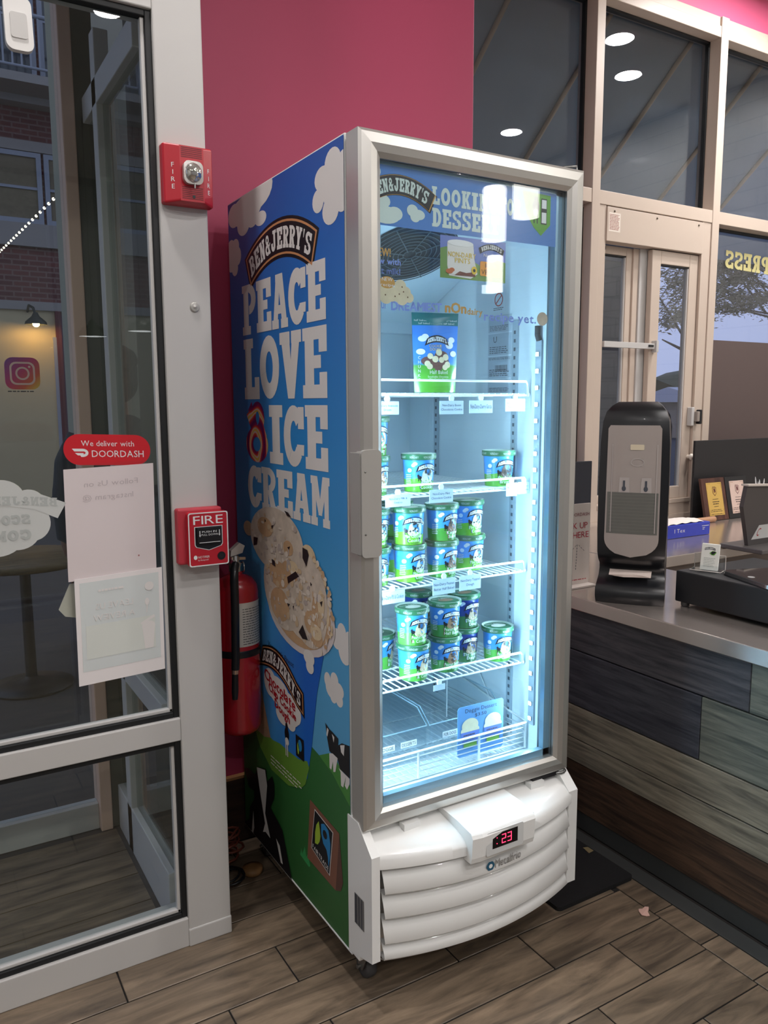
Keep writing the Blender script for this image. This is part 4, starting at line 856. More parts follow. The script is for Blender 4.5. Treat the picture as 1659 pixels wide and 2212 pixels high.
def pint(kind, x, y, z, lvl, rz, label):
    loc = (x, y, z+.0026+lvl*(PH+.0108))
    if kind not in PROTO: o = PROTO[kind] = pint_proto(FL[kind])
    else: o = copy_tree(PROTO[kind])
    o.location = loc; o.rotation_euler = (0, 0, math.radians(rz)); tag(o, label, 'ice cream', 'ice cream pints in the freezer'); return o
Z2, Z3, Z4 = 1.316, 1.068, .786
pint('milk', .298, .21, Z2, 0, -2, 'pint with dark cookie swirl standing alone left of centre on the second shelf')
pint('fudge', .578, .205, Z2, 0, -8, 'pint with brown chocolate picture alone at the right end of the second shelf')
pint('cream', .142, .20, Z2, 0, 20, 'lower pint of the half hidden pair by the door stile on the second shelf')
pint('cream', .140, .198, Z2, 1, 0, 'upper pint of the half hidden pair by the door stile on the second shelf')
pint('mint', .150, .208, Z3, 0, -12, 'cut-off pint by the door stile in the lower row of the third shelf')
pint('mint', .146, .206, Z3, 1, 10, 'cut-off pint by the door stile in the upper row of the third shelf')
pint('mint', .262, .202, Z3, 0, 14, 'mint cookie pint in the lower row, left of the caramel pints')
pint('mint', .258, .200, Z3, 1, -14, 'mint cookie pint facing forward in the upper row, left of the caramel pints')
pint('karamel', .374, .204, Z3, 0, 12, 'lower caramel pint in the middle stack of the third shelf')
pint('karamel', .372, .202, Z3, 1, 10, 'upper caramel pint in the middle stack of the third shelf')
pint('mint', .50, .243, Z3, 0, 2, 'lower pint of the rightmost stack on the third shelf')
pint('mint', .492, .24, Z3, 1, 2, 'upper pint of the rightmost stack on the third shelf')
pint('milk', .30, .33, Z3, 1, 0, 'pint showing only its lid behind the mint cookie pints of the upper row')
pint('milk', .302, .332, Z3, 0, 0, 'pint beneath the hidden one in the second rank of the third shelf')
pint('pbc', .268, .19, Z4, 0, 14, 'lower peanut butter pint of the leftmost full stack on the fourth shelf')
pint('pbc', .262, .187, Z4, 1, -2, 'upper peanut butter pint of the leftmost full stack on the fourth shelf')
pint('half', .388, .205, Z4, 0, -4, 'lower peanut butter pint of the middle stack on the fourth shelf')
pint('half', .385, .203, Z4, 1, -4, 'upper peanut butter pint of the middle stack on the fourth shelf')
pint('dough', .489, .250, Z4, 0, -4, 'lower dark blue pint of the rightmost stack on the fourth shelf')
pint('dough', .488, .248, Z4, 1, 4, 'upper dark blue pint of the rightmost stack on the fourth shelf')
pint('pbc', .580, .200, Z4, 0, -6, 'single light blue pint at the right end of the fourth shelf')
pint('pbc', .235, .325, Z4, 0, 40, 'pint half hidden by the door stile behind the leftmost stack of the fourth shelf')
pint('dough', .385, .345, Z4, 1, 0, 'dark blue pint peeking out behind the middle stack of the fourth shelf')
pint('dough', .386, .346, Z4, 0, 0, 'dark blue pint hidden under another in the second rank of the fourth shelf')

# stand-up pouch of cookie dough on the top shelf
pc = thing('snack_pouch', (.345, .20, 1.590), 'blue and green stand-up pouch of cookie dough on the top shelf', 'pouch')
pc.rotation_euler = (0, 0, math.radians(-14))
def pouch_pt(u, v, side):          # u -1..1, v 0..1
    wd = .060+.008*v; th = .026*(1-v)**.7*(1-u*u)+.001; return (u*wd, side*th, v*.215)
PSKY = ramp_mat('pouch_print', 2, 0, .2, [(0, (92, 172, 54)), (.36, (84, 164, 56)), (.40, (66, 136, 216)), (.90, (58, 128, 216)), (.91, (24, 110, 112)), (1, (24, 110, 112))], .22, .6)
mb = MB()
for s_ in (-1, 1): mb.grid([[pouch_pt(-1+2*i/12, j/16, s_) for i in range(13)] for j in range(17)], PSKY, True)
mb.face([pouch_pt(-1+2*i/12, 0, -1) for i in range(13)]+[pouch_pt(1-2*i/12, 0, 1) for i in range(13)], PSKY); mb.build('bag', pc, 0, local=True)
mb = MB()
def pp(a, b, l): u = max(-1, min(1, a/(.06+.008*b/.2))); q = pouch_pt(u, b/.2, -1); return (a, q[1]-.0012-.0004*l, b)
for c in ((-.04, .145, .012, .008), (-.032, .15, .01, .008), (.045, .142, .01, .008), (.038, .128, .012, .01), (-.045, .11, .012, .008), (.05, .105, .01, .008)): mb.flat([ellipse(*c)], pp, 1, WHT)
ab = lambda u, v: (-.028+.058*u+(.5-v)*.005*(2*u-1), .137+.008*(1-(2*u-1)**2)+(v-.5)*.015)
mb.flat([[ab(-.05+1.1*i/12, 1.15) for i in range(13)]+[ab(-.05+1.1*i/12, -.15) for i in range(12, -1, -1)]], pp, 2, NAVY); mb.flat(warp(slab("BEN&JERRY'S"), lambda u, v: ab(.03+.94*u, .1+.8*v)), pp, 3, WHT)
mb.flat(rect_text('COOKIE', -.022, .014, .122, .129), pp, 3, mat('pouch_yellow', (236, 190, 50), .4)); mb.flat(rect_text('DOUGH', -.020, .012, .113, .120), pp, 3, MATS['pouch_yellow'])
DGH = mat('dough_ball_print', (216, 202, 168), .5, 0, .2, 70); BRN = mat('brownie_print', (104, 66, 62), .5, 0, .2, 60)
for c in ((-.025, .085, .02, .012), (.012, .10, .02, .012), (.02, .082, .016, .012), (-.01, .075, .018, .01), (.002, .07, .012, .012)): mb.flat([ellipse(*c)], pp, 2, BRN)
for c in ((.005, .108, .009), (-.02, .098, .008), (.025, .095, .009), (-.028, .078, .008), (-.006, .09, .009), (.012, .088, .008), (.03, .075, .009), (-.022, .07, .008), (.022, .068, .008)): mb.flat([ellipse(c[0], c[1], c[2], c[2])], pp, 3, DGH)
mb.flat(rect_text('Half Baked', -.022, .03, .05, .060), pp, 3, WHT); mb.flat(rect_text('Snackable Chocolate', -.028, .032, .040, .045), pp, 3, WHT); mb.flat(rect_text('Chip Cookie Dough', -.025, .03, .033, .038), pp, 3, WHT)
for i in range(3):
    mb.flat(rect_text('half baked', -.062+i*.044, -.026+i*.044, .192, .197), pp, 2, WHT); mb.flat(rect_text('half baked', -.05+i*.036, -.018+i*.036, .184, .189), pp, 2, WHT)
for i, ch in enumerate('CHUNKS'): mb.flat(rect_text(ch, -.052, -.046, .09-i*.012, .098-i*.012), pp, 2, WHT)
mb.build('front_print', pc, 0, local=True)

# clear bins in the bottom basket, their stickers, and the price card
CLR = glass('clear_acrylic', (250, 252, 253), 1.2)
def bin_(x0, x1, label, texts):
    t = thing('acrylic_bin', ((x0+x1)/2, .45, .5255), label, 'bin', 'clear bins in the freezer basket'); mb = MB(); z0, z1, y0, y1, k = .5265, .665, .205, .70, .003
    mb.box(x0, x1, y0, y1, z0, z0+k, CLR); mb.box(x0, x0+k, y0, y1, z0+k, z1, CLR); mb.box(x1-k, x1, y0, y1, z0+k, z1, CLR); mb.box(x0+k, x1-k, y0, y0+k, z0+k, z1-.04, CLR); mb.box(x0+k, x1-k, y1-k, y1, z0+k, z1, CLR)
    mb.build('tray', t); EDGE = mat('acrylic_edge', (150, 178, 196), .2, 0)
    mb = MB(); mb.tube([(x0, y0, z1-.04), (x1, y0, z1-.04), (x1, y0+.05, z1), (x1, y1, z1), (x0, y1, z1), (x0, y0+.05, z1)], .0022, EDGE, 5, True); mb.build('rim', t)
    fr = lambda a, b, l: (a, y0-.0008-.0004*l, b)
    for a0, a1, s_ in texts: mb = MB(); mb.flat([R_(a0, .575, a1, .593)], fr, 0, WHT); mb.flat(rect_text(s_, a0+.004, a1-.004, .579, .589), fr, 1, NAVY); mb.build('sticker', t)
bin_(.075, .325, 'clear acrylic bin with DOGGIE and DESSERTS stickers in the freezer basket', [(.16, .215, 'DOGGIE'), (.235, .29, 'DESSERTS')])
bin_(.335, .60, 'clear acrylic bin with FOR DOGS sticker in the freezer basket', [(.382, .436, 'FOR DOGS')])
cdt = thing('price_card', (.468, .137, .528), 'blue Doggie Dessert $3.50 card in the freezer basket', 'sign')
mb = MB(); mb.prism(rrect(.384, .552, .538, .690, .01), lambda a, b, d: (a, d, b), .132, .134, mat('card_periwinkle', (108, 160, 218), .4)); mb.build('card', cdt)
mb = MB(); fr = lambda a, b, l: (a, .1316-.0004*l, b)
mb.flat(rect_text('Doggie Dessert', .41, .526, .670, .682), fr, 1, INK); mb.flat(rect_text('$3.50', .445, .488, .653, .663), fr, 1, INK)
for cx in (.428, .512):
    mb.flat([ellipse(cx, .63, .03, .022), ellipse(cx, .615, .034, .016)], fr, 1, mat('card_cream', (226, 218, 188), .5, 0, .15, 60)); mb.flat([[(cx-.034, .612), (cx+.034, .612), (cx+.026, .566), (cx-.026, .566)]], fr, 2, mat('card_cup_blue', (96, 120, 196), .4)); mb.flat([R_(cx-.024, .566, cx+.024, .582)], fr, 3, mat('card_cup_green', (120, 170, 70), .4)); mb.flat(bars(cx-.024, cx+.024, .586, .606, 3, .5, 8), fr, 3, mat('card_brown', (92, 64, 56), .5))
mb.build('card_print', cdt)

# ================================================================== COUNTER
ct = thing('service_counter', (1.4, -.1, 0), 'service counter faced with weathered grey boards under a steel top', 'counter')
CORE = mat('counter_core', (40, 38, 38), .7)
mb = MB(); mb.box(1.118, 1.70, -1.6, 1.49, 0, .826, CORE); mb.box(1.70, 4.55, .74, 1.49, 0, .826, mat('back_counter_front', (120, 108, 102), .4, .3)); mb.build('core', ct)
GW = {'a': wood_mat('barn_board_blue_grey', (42, 45, 54), (84, 84, 90), 1, .7, 14, 4.2, .12), 'b': wood_mat('barn_board_dark', (36, 40, 52), (74, 77, 86), 1, .7, 14, 4.2, .12), 'c': wood_mat('barn_board_green_grey', (70, 77, 73), (122, 125, 115), 1, .7, 14, 4.2, .12), 'd': wood_mat('barn_board_grey_brown', (94, 91, 82), (148, 143, 127), 1, .7, 14, 4.2, .1), 'e': wood_mat('barn_board_brown', (42, 31, 25), (92, 70, 54), 1, .65, 14, 4.2, .1)}
def board(y0, y1, z0, z1, k, x=1.10):
    mb = MB(); mb.box(x+random.uniform(-.0015, .0015), 1.118, y0+.001, y1-.001, z0+.0012, z1-.0012, GW[k]); mb.build('board', ct, .0018, 1)
for a in ((-.3, .94, .674, .826, 'a'), (-1.6, -.3, .674, .826, 'c'), (-.141, .94, .468, .672, 'b'), (-1.6, -.141, .468, .672, 'c'), (-.62, .94, .342, .466, 'd'), (-1.6, -.62, .342, .466, 'a'), (-.9, .94, .252, .340, 'd'), (-1.6, -.9, .252, .340, 'c')): board(*a)
board(-.75, .94, .068, .250, 'e', 1.106); board(-1.6, -.75, .068, .250, 'e', 1.106)
mb = MB(); mb.box(1.112, 1.118, -1.6, .94, 0, .066, mat('toe_grey', (62, 65, 66), .55)); mb.build('toe_kick', ct)
STEEL = mat('brushed_steel', (196, 186, 180), .2, .75, .05, 4)
mb = MB(); mb.box(1.08, 1.74, -1.6, 1.495, .828, .877, STEEL); mb.box(1.741, 4.59, .70, 1.495, .828, .877, STEEL)
one('counter_top', mb, 'brushed stainless steel counter top with a deep front edge', 'counter top', (1.4, -.1, .828), .003)

# ---- napkin dispenser tower
nd = thing('napkin_dispenser', (1.155, .205, .8775), 'tall black napkin dispenser with a clear front on the counter', 'dispenser', rotz=math.radians(-53.1))
BKP = mat('black_plastic', (22, 24, 29), .32, 0, .05, 4, 0, .1); H = .685
# side outline: (y toward the back, z, half width)
out = [(-.004, 0, .112), (-.012, .02, .114), (-.010, .05, .114), (.012, .066, .112), (.045, .085, .110), (.05, .11, .108), (.035, .13, .107), (.0, .15, .108), (-.012, .175, .110), (-.016, .25, .112), (-.016, .40, .113), (-.012, .55, .110), (-.006, .62, .105), (.002, .652, .096), (.018, .672, .080), (.05, .685, .062)]
back = [(.19, 0, .108), (.19, .60, .106), (.186, .64, .098), (.17, .668, .08), (.13, .684, .062)]
mb = MB(); N = 9
def rowpts(y, z, hw): return [(hw*(-1+2*i/(N-1)), y+.012*abs(-1+2*i/(N-1))**3, z) for i in range(N)]
front_rows = [rowpts(*q) for q in out]; mb.grid(front_rows, BKP, True)
brow = [[(hw*(-1+2*i/(N-1)), y, z) for i in range(N)] for y, z, hw in back]; mb.grid(brow, BKP, True)
mb.grid([front_rows[-1], brow[-1]], BKP, True); mb.grid([front_rows[0], brow[0]], BKP, False)
def side_back(z):                     # back outline width at height z
    for (ya, za, wa), (yb, zb_, wb) in zip(back, back[1:]):
        if za <= z <= zb_: t_ = (z-za)/(zb_-za) if zb_ > za else 0; return ya+(yb-ya)*t_, wa+(wb-wa)*t_
    return back[-1][0], back[-1][2]
for s_, i in ((-1, 0), (1, N-1)):
    mb.grid([[front_rows[k][i], (s_*side_back(out[k][1])[1], side_back(out[k][1])[0], out[k][1])] for k in range(len(out))], BKP, False)
mb.build('housing', nd, 0, local=True)
FRL = lambda a, b, l: (a, -.0165+.012*abs(a/.113)**3-.0006*l, b)
win = [(-.085, .60)]+[(-.088*math.cos(t*PI/16), .225-.06*math.sin(t*PI/16)) for t in range(17)]+[(.085, .60), (.078, .608), (-.078, .608)]
def strip(pts, l, mt, mb, n=10):      # fill between left and right outline so it follows the bowed front
    z0, z1 = min(p[1] for p in pts), max(p[1] for p in pts); rows = []
    for k in range(n+1):
        z = z0+(z1-z0)*k/n; xs = []
        for i in range(len(pts)):
            a, b = pts[i-1], pts[i]
            if (a[1]-z)*(b[1]-z) <= 0 and abs(a[1]-b[1]) > 1e-9: xs.append(a[0]+(b[0]-a[0])*(z-a[1])/(b[1]-a[1]))
        if not xs: continue
        x0, x1 = min(xs), max(xs); rows.append([FRL(x0+(x1-x0)*j/8, z, l) for j in range(9)])
    mb.grid(rows, mt, True)
mb = MB(); strip(win, 1, mat('smoky_plastic', (164, 154, 150), .14, 0, .05, 5, 0, .4), mb, 40); wo = mb.build('window', nd, 0, local=True); wo['label'] = 'translucent grey front window'
mb = MB(); strip([(-.082, .245), (.082, .245), (.082, .385), (-.082, .385)], 2, mat('napkin_behind_window', (104, 104, 100), .3, 0, .15, 30), mb, 10)
for i in range(12): z = .255+i*.011; mb.flat([R_(-.075+.15*j/6, z, -.075+.15*(j+1)/6, z+.001) for j in range(6)], FRL, 3, mat('napkin_fold', (128, 126, 120), .4))
for x0 in (-.045, .025): mb.flat(warp([R_(0, 0, 1, 1)], quad(((x0, .385), (x0+.035, .385), (x0+.033, .435), (x0+.002, .435)))), FRL, 3, mat('plastic_tab', (176, 168, 166), .3)); mb.flat([R_(x0+.013, .395, x0+.02, .425), ellipse(x0+.0165, .398, .007, .009, 10)], FRL, 4, mat('tab_slot', (70, 74, 84), .4))
mb.flat([rrect(-.012, .032, .527, .545, .003)], FRL, 3, mat('tiny_label', (212, 200, 176), .5)); mb.flat(ring(.012, .486, .022, .014, .019, .011, 0, 360, 18), FRL, 3, MATS['plastic_tab'])
for x0 in (-.07, .072): mb.flat([R_(x0, .25, x0+.003, .545)], FRL, 3, MATS['plastic_tab'])
mb.build('napkin_stack', nd, 0, local=True)
mb = MB(); mb.grid([[(x, .0+.006*math.sin(x*60), .098+.006*math.cos(x*25)) for x in (-.07, -.05, -.02, .01, .04, .068)], [(x, .035, .112) for x in (-.07, -.05, -.02, .01, .04, .068)]], mat('napkin_white', (230, 214, 206), .7), True)
mb.grid([[(x, .0+.006*math.sin(x*60), .098+.006*math.cos(x*25)) for x in (-.07, -.05, -.02, .01, .04, .068)], [(x, .002+.006*math.sin(x*60), .098+.006*math.cos(x*25)-.011*(1-(x/.07)**2)) for x in (-.07, -.05, -.02, .01, .04, .068)]], MATS['napkin_white'], True); mb.build('napkin', nd, 0, local=True)

# ---- pick-up sign
ps = thing('pickup_sign', (1.23, .50, .8775), 'white upright pick up sign with red letters and dashed arrow behind the dispenser', 'sign')
mb = MB(); mb.box(1.10, 1.262, .50, .506, .878, 1.188, mat('sign_white', (232, 222, 216), .4)); mb.box(1.10, 1.262, .46, .506, .878, .884, MATS['sign_white']); mb.build('panel', ps)
mb = MB(); fr = lambda a, b, l: (a, .4994-.0004*l, b); DDR = mat('sign_red', (190, 36, 62), .5); DDM = mat('sign_maroon', (140, 50, 70), .5)
mb.flat(rect_text('DOORDASH', 1.15, 1.256, 1.142, 1.154), fr, 0, DDM); mb.flat(rect_text('PICK UP', 1.125, 1.248, 1.095, 1.118), fr, 0, DDR); mb.flat(rect_text('HERE', 1.175, 1.255, 1.06, 1.083), fr, 0, DDR)
for i in range(9): mb.flat([R_(1.192+.0006*i, .94+.011*i, 1.1945+.0006*i, .947+.011*i)], fr, 0, INK)
for i in range(3):
    for s_ in (-1, 1): x = 1.199+s_*(.006+.011*i); z = 1.034-.009*i; mb.flat([[(x, z), (x+.007*s_, z-.006), (x+.007*s_, z-.008), (x, z-.002)]], fr, 0, INK)
mb.flat(bars(1.13, 1.255, .898, .904, 1, .5, 3), fr, 0, DDR); mb.build('lettering', ps)

# ---- cash drawer with tablet, card holder
cdw = thing('cash_drawer', (1.48, -.12, .8775), 'black steel cash drawer on the counter', 'cash drawer')
BKS = mat('black_powder_coat', (26, 28, 33), .42, 0, .06, 8)
mb = MB(); mb.box(1.28, 1.70, -.36, .118, .892, .998, BKS); mb.build('case', cdw, .005, 3)
for x, y in ((1.30, .09), (1.30, -.33), (1.68, .09), (1.68, -.33)): mb = MB(); mb.lathe([(.012, .878), (.014, .88), (.014, .892)], (x, y, 0), RUB, 12, caps=True); mb.build('foot', cdw)
tb = thing('tablet', (1.47, -.17, .999), 'dark glass tablet with silver rim lying on the cash drawer', 'tablet'); tb.rotation_euler = (0, 0, math.radians(-20))
mb = MB(); mb.prism(rrect(-.165, .165, -.12, .12, .02), lambda a, b, d: (a, b, d), .0, .012, mat('tablet_rim', (176, 176, 178), .25, .9)); mb.build('body', tb, .002, local=True)
mb = MB(); mb.prism(rrect(-.162, .162, -.117, .117, .018), lambda a, b, d: (a, b, d), .0122, .0128, mat('tablet_glass', (18, 20, 26), .06, 0, .02, 3, 0, .6)); mb.build('screen', tb, 0, local=True)
mb = MB(); mb.prism(ellipse(-.14, 0, .011, .011, 16), lambda a, b, d: (a, b, d), .0129, .0133, mat('home_button', (206, 206, 206), .3, .5)); mb.build('home_button', tb, 0, local=True)
bh = thing('card_holder', (1.36, .055, .999), 'clear acrylic holder with a stack of white cards on the cash drawer', 'card holder'); bh.rotation_euler = (0, 0, math.radians(-68))
mb = MB(); mb.box(-.05, .05, -.03, .028, 0, .003, CLR); mb.box(-.05, .05, -.03, -.027, .003, .022, CLR); mb.box(-.05, .05, .024, .027, .003, .05, CLR); mb.build('holder', bh, 0, local=True)
mb = MB(); mb.tube([(-.05, -.03, .003), (.05, -.03, .003), (.05, .028, .003), (.05, .028, .05), (-.05, .028, .05), (-.05, .028, .003)], .0012, mat('acrylic_highlight', (214, 206, 200), .15), 4, True); mb.build('holder_edge', bh, 0, local=True)
mb = MB(); tilt = lambda a, b, d: (a, -.012+d+.22*b, .004+b)
mb.prism(R_(-.022, 0, .034, .085), tilt, 0, .012, mat('card_white', (236, 236, 230), .5)); cs = mb.build('cards', bh, 0, local=True)
mb = MB(); tl = lambda a, b, l: tilt(a, b, -.0006-.0004*l)
ab = lambda u, v: (-.012+.034*u, .068+.004*(1-(2*u-1)**2)+(v-.5)*.006)
mb.flat([[ab(i/8, 1.1) for i in range(9)]+[ab(i/8, -.1) for i in range(8, -1, -1)]], tl, 0, NAVY); mb.flat(warp(slab("BEN&JERRY'S"), lambda u, v: ab(.03+.94*u, .15+.7*v)), tl, 1, WHT)
mb.flat([[(.004, .056), (.014, .064), (.027, .06), (.02, .05), (.012, .05)]], tl, 0, GRN); mb.flat([ellipse(.015, .057, .006, .005, 10), ellipse(.02, .06, .004, .003, 8)], tl, 1, NAVY); mb.flat(bars(-.012, .026, .01, .042, 6, .25, 5), tl, 0, mat('card_grey_ink', (170, 176, 176), .5)); mb.build('card_print', cs, 0, local=True)

# ---- register screen seen from behind, pens behind it
rs = thing('register_screen', (2.285, .42, .8775), 'dark grey register screen seen from behind at the right edge', 'screen'); 
GREYP = mat('grey_plastic', (98, 94, 94), .4, 0, .04); LGT = mat('light_edge', (206, 196, 186), .4)
mb = MB(); sp = [(2.200, 1.205), (2.705, 1.185), (2.705, .99), (2.385, .985), (2.245, 1.09)]
mb.prism([(2.203, 1.197), (2.705, 1.172), (2.705, .90), (2.385, .90), (2.230, 1.10)], lambda a, b, d: (a, .50+d+(1.2-b)*.35, b), 0, .02, GREYP); mb.build('back_panel', rs, .004)
mb = MB(); mb.prism([(2.199, 1.197), (2.705, 1.172), (2.705, 1.18), (2.199, 1.205)], lambda a, b, d: (a, .50+d, b), -.006, .03, LGT); mb.build('top_edge', rs, .002)
mb = MB(); mb.box(2.335, 2.705, .50, .72, .8785, .90, GREYP); mb.build('base', rs, .004)
mb = MB(); fr = lambda a, b, l: (a, .50-.0012-.0004*l+(1.2-b)*.35, b); mb.flat([[(2.385, .93), (2.535, .93), (2.535, 1.0), (2.403, 1.0)]], fr, 0, WHT); mb.flat(rect_text('C', 2.410, 2.430, .945, .985), fr, 1, RINK); mb.build('sticker', rs)
pen_h = thing('pen_cup', (3.02, .98, .8775), 'black cup of pens behind the register screen', 'pen cup')
mb = MB(); mb.lathe([(.03, .879), (.036, .88), (.04, 1.0), (.037, 1.0), (.034, .9)], (3.02, .98, 0), BKP, 18); mb.build('cup', pen_h)
for i, (dx, dy, cx, cc) in enumerate(((-.045, 0, .01, (236, 120, 50)), (-.01, .02, .02, (232, 228, 220)), (.02, -.01, -.01, (236, 120, 50)), (-.03, .02, 0, (230, 226, 218)))):
    mb = MB(); a = Vector((3.02+cx*.5, .98, .89)); b = Vector((3.02+cx+dx*.9, .98+dy, 1.135+.008*i)); mb.tube([a, a.lerp(b, .8)], .0045, mat('pen_%d' % (i % 2), cc, .4), 8); mb.tube([a.lerp(b, .8), a.lerp(b, .95), b], [.0042, .003, .001], WHT, 8)
    one('pen', mb, ['orange pen leaning left in the pen cup', 'white pen upright in the pen cup', 'orange pen leaning right in the pen cup', 'white pen leaning left in the pen cup'][i], 'pen', a)

# ---- plaques, glove box
def plaque(x0, wd, label, wood, plate, z_top=1.118):
    t = thing('award_plaque', (x0+wd/2, 1.34, .8775), label, 'plaque', 'award plaques on the back counter'); f = lambda a, b, d: (a, 1.285+d+.22*(b-.878), b+.002)
    mb = MB(); mb.prism(R_(x0, .878, x0+wd, z_top), f, 0, .016, wood); mb.build('board', t, .004)
    mb = MB(); q = (x0+wd*.18, x0+wd*.84, .905, z_top-.025); mb.prism(R_(q[0], q[2], q[1], q[3]), f, -.0015, 0, plate); pl_ = mb.build('plate', t)
    mb = MB(); g = lambda a, b, l: f(a, b, -.0019-.0004*l); xm = (q[0]+q[1])/2; IKB = mat('engraving', (56, 40, 36), .5); IKM = mat('engraving_maroon', (92, 36, 40), .5)
    zt = q[3]
    mb.flat([[(xm-.018, zt-.028), (xm+.018, zt-.028), (xm+.018, zt-.06), (xm, zt-.078), (xm-.018, zt-.06)]], g, 0, IKM); mb.flat([[(xm-.015, zt-.031), (xm+.015, zt-.031), (xm+.015, zt-.059), (xm, zt-.073), (xm-.015, zt-.059)]], g, 1, plate); mb.flat(rect_text('N', xm-.010, xm+.010, zt-.057, zt-.034, 'slab'), g, 2, IKM); mb.flat(bars(xm-.016, xm+.016, zt-.026, zt-.022, 1, .6, 2), g, 0, IKM)
    for i, (z, hw, hh) in enumerate(((zt-.095, .026, .003), (zt-.11, .03, .005), (zt-.122, .027, .005), (zt-.137, .02, .003), (zt-.156, .05, .003), (zt-.165, .055, .003), (zt-.180, .048, .003), (zt-.188, .022, .003))): mb.flat(bars(xm-hw, xm+hw*1.15, z-hh/2, z+hh/2, 1, .9, 20+i), g, 0, IKB)
    for ax, s1 in ((q[0]+.006, 1), (q[1]-.006, -1)):
        for bz, s2 in ((q[2]+.006, 1), (q[3]-.006, -1)): mb.flat([[(ax, bz), (ax+.03*s1, bz), (ax+.03*s1, bz+.0015*s2), (ax+.0015*s1, bz+.0015*s2), (ax+.0015*s1, bz+.03*s2), (ax, bz+.03*s2)]], g, 0, mat('engraved_scroll', (150, 112, 54), .5))
    mb.build('engraved_text', pl_)
plaque(2.985, .205, 'brown wooden award plaque with a gold plate, left of the black one', wood_mat('plaque_walnut', (58, 34, 28), (92, 58, 48), 2, .35, 8, 5, .1), mat('gold_plate', (222, 184, 100), .3, .25))
plaque(3.196, .20, 'black award plaque with a pale pink plate, partly behind the register screen', mat('plaque_black', (30, 30, 32), .4), mat('rose_plate', (226, 200, 188), .3, .2))
gb = thing('glove_box', (2.47, 1.08, .8775), 'torn blue cardboard glove box lying on the back counter', 'box'); BLU = mat('glove_blue', (54, 70, 190), .45, 0, .15, 20)
mb = MB(); mb.box(2.29, 2.635, 1.0, 1.14, .878, .945, BLU); mb.build('carton', gb, .003)
mb = MB(); mb.grid([[(x, y, .947+.02*math.exp(-((y-1.07)/.05)**2)*(.4+.6*math.sin((x-2.29)*9.1)**2)+.003*math.sin(x*90+y*60)) for x in [2.295+.3*i/14 for i in range(15)]] for y in [1.005+.13*j/6 for j in range(7)]], mat('torn_white_card', (236, 228, 222), .6), True); mb.build('torn_flap', gb)
mb = MB(); fr = lambda a, b, l: (a, .9994-.0004*l, b); mb.flat(rect_text('1 Tex', 2.36, 2.44, .905, .925), fr, 0, WHT); mb.flat([R_(2.57, .925, 2.625, .928), R_(2.575, .915, 2.595, .918), R_(2.575, .907, 2.59, .910)], fr, 0, WHT); mb.build('box_print', gb)
tr = MB(); tr.lathe([(.016, 0), (.016, .3)], (2.72, 1.26, .895), mat('kraft_tube', (186, 142, 110), .6), 14, 'X', caps=False); tr.lathe([(.0, 0), (.016, 0)], (2.72, 1.26, .895), MATS['kraft_tube'], 14, 'X')
one('cardboard_tube', tr, 'short brown cardboard tube behind the blue glove box', 'tube', (2.87, 1.26, .879))

# ================================================================== ON THE POST AND THE GLASS, LEFT
# fire alarm horn strobe
hs = thing('fire_alarm_strobe', (-.25, .455, 2.07), 'red fire alarm horn with clear strobe high on the post', 'fire alarm'); RP = mat('alarm_red', (186, 30, 46), .38, 0, .04)
mb = MB(); x0, x1, z0, z1 = -.318, -.188, 2.066, 2.212
ringpts = [[(x0, .468, z0), (x1, .468, z0), (x1, .468, z1), (x0, .468, z1)], [(x0, .445, z0), (x1, .445, z0), (x1, .445, z1), (x0, .445, z1)], [(x0+.038, .425, z0+.006), (x1-.03, .425, z0+.006), (x1-.03, .425, z1-.006), (x0+.038, .425, z1-.006)]]
mb.grid(ringpts, RP, False, close_u=True); mb.face(ringpts[2], RP); mb.build('housing', hs, .005, 3)
fr = lambda a, b, l: (a, .4246-.0004*l, b)
mb = MB(); DRD = mat('alarm_dark_red', (110, 16, 28), .5)
for i in range(6): mb.flat([R_(-.276, 2.178+i*.0045, -.222, 2.180+i*.0045)], fr, 0, DRD)
for i in range(7): mb.flat([R_(-.276, 2.078+i*.0045, -.222, 2.080+i*.0045)], fr, 0, DRD)
mb.flat([ellipse(-.246, 2.084, .004, .004, 10)], fr, 1, NAVY); mb.build('sounder_slots', hs)
mb = MB(); mb.prism(rrect(-.274, -.224, 2.112, 2.168, .014), lambda a, b, d: (a, d, b), .412, .425, mat('strobe_base', (190, 186, 182), .15, .5)); ln = mb.build('strobe_lens', hs, .004, 3)
mb = MB(); mb.ball((-.249, .413, 2.14), (.022, .016, .024), mat('strobe_reflector', (220, 218, 214), .06, .9), 12, 8); mb.tube([(-.249, .405, 2.112), (-.249, .405, 2.10)], .002, mat('strobe_base', (190, 186, 182), .15, .5), 6); mb.build('strobe_bulb', ln)
mb = MB(); fs = lambda a, b, l: (a, .445-.02*(a-x0)/.038-.0006, b)
for i, ch in enumerate('FIRE'): mb.flat(rect_text(ch, -.302, -.290, 2.153-i*.0175, 2.164-i*.0175, keep=True), fs, 0, WHT)
f2 = lambda a, b, l: (a, .425+.02*(a-(x1-.03))/.03-.0006, b)
for i, ch in enumerate('FIRE'): mb.flat(rect_text(ch, -.209, -.197, 2.148-i*.0175, 2.159-i*.0175, keep=True), f2, 0, WHT)
mb.build('lettering', hs)
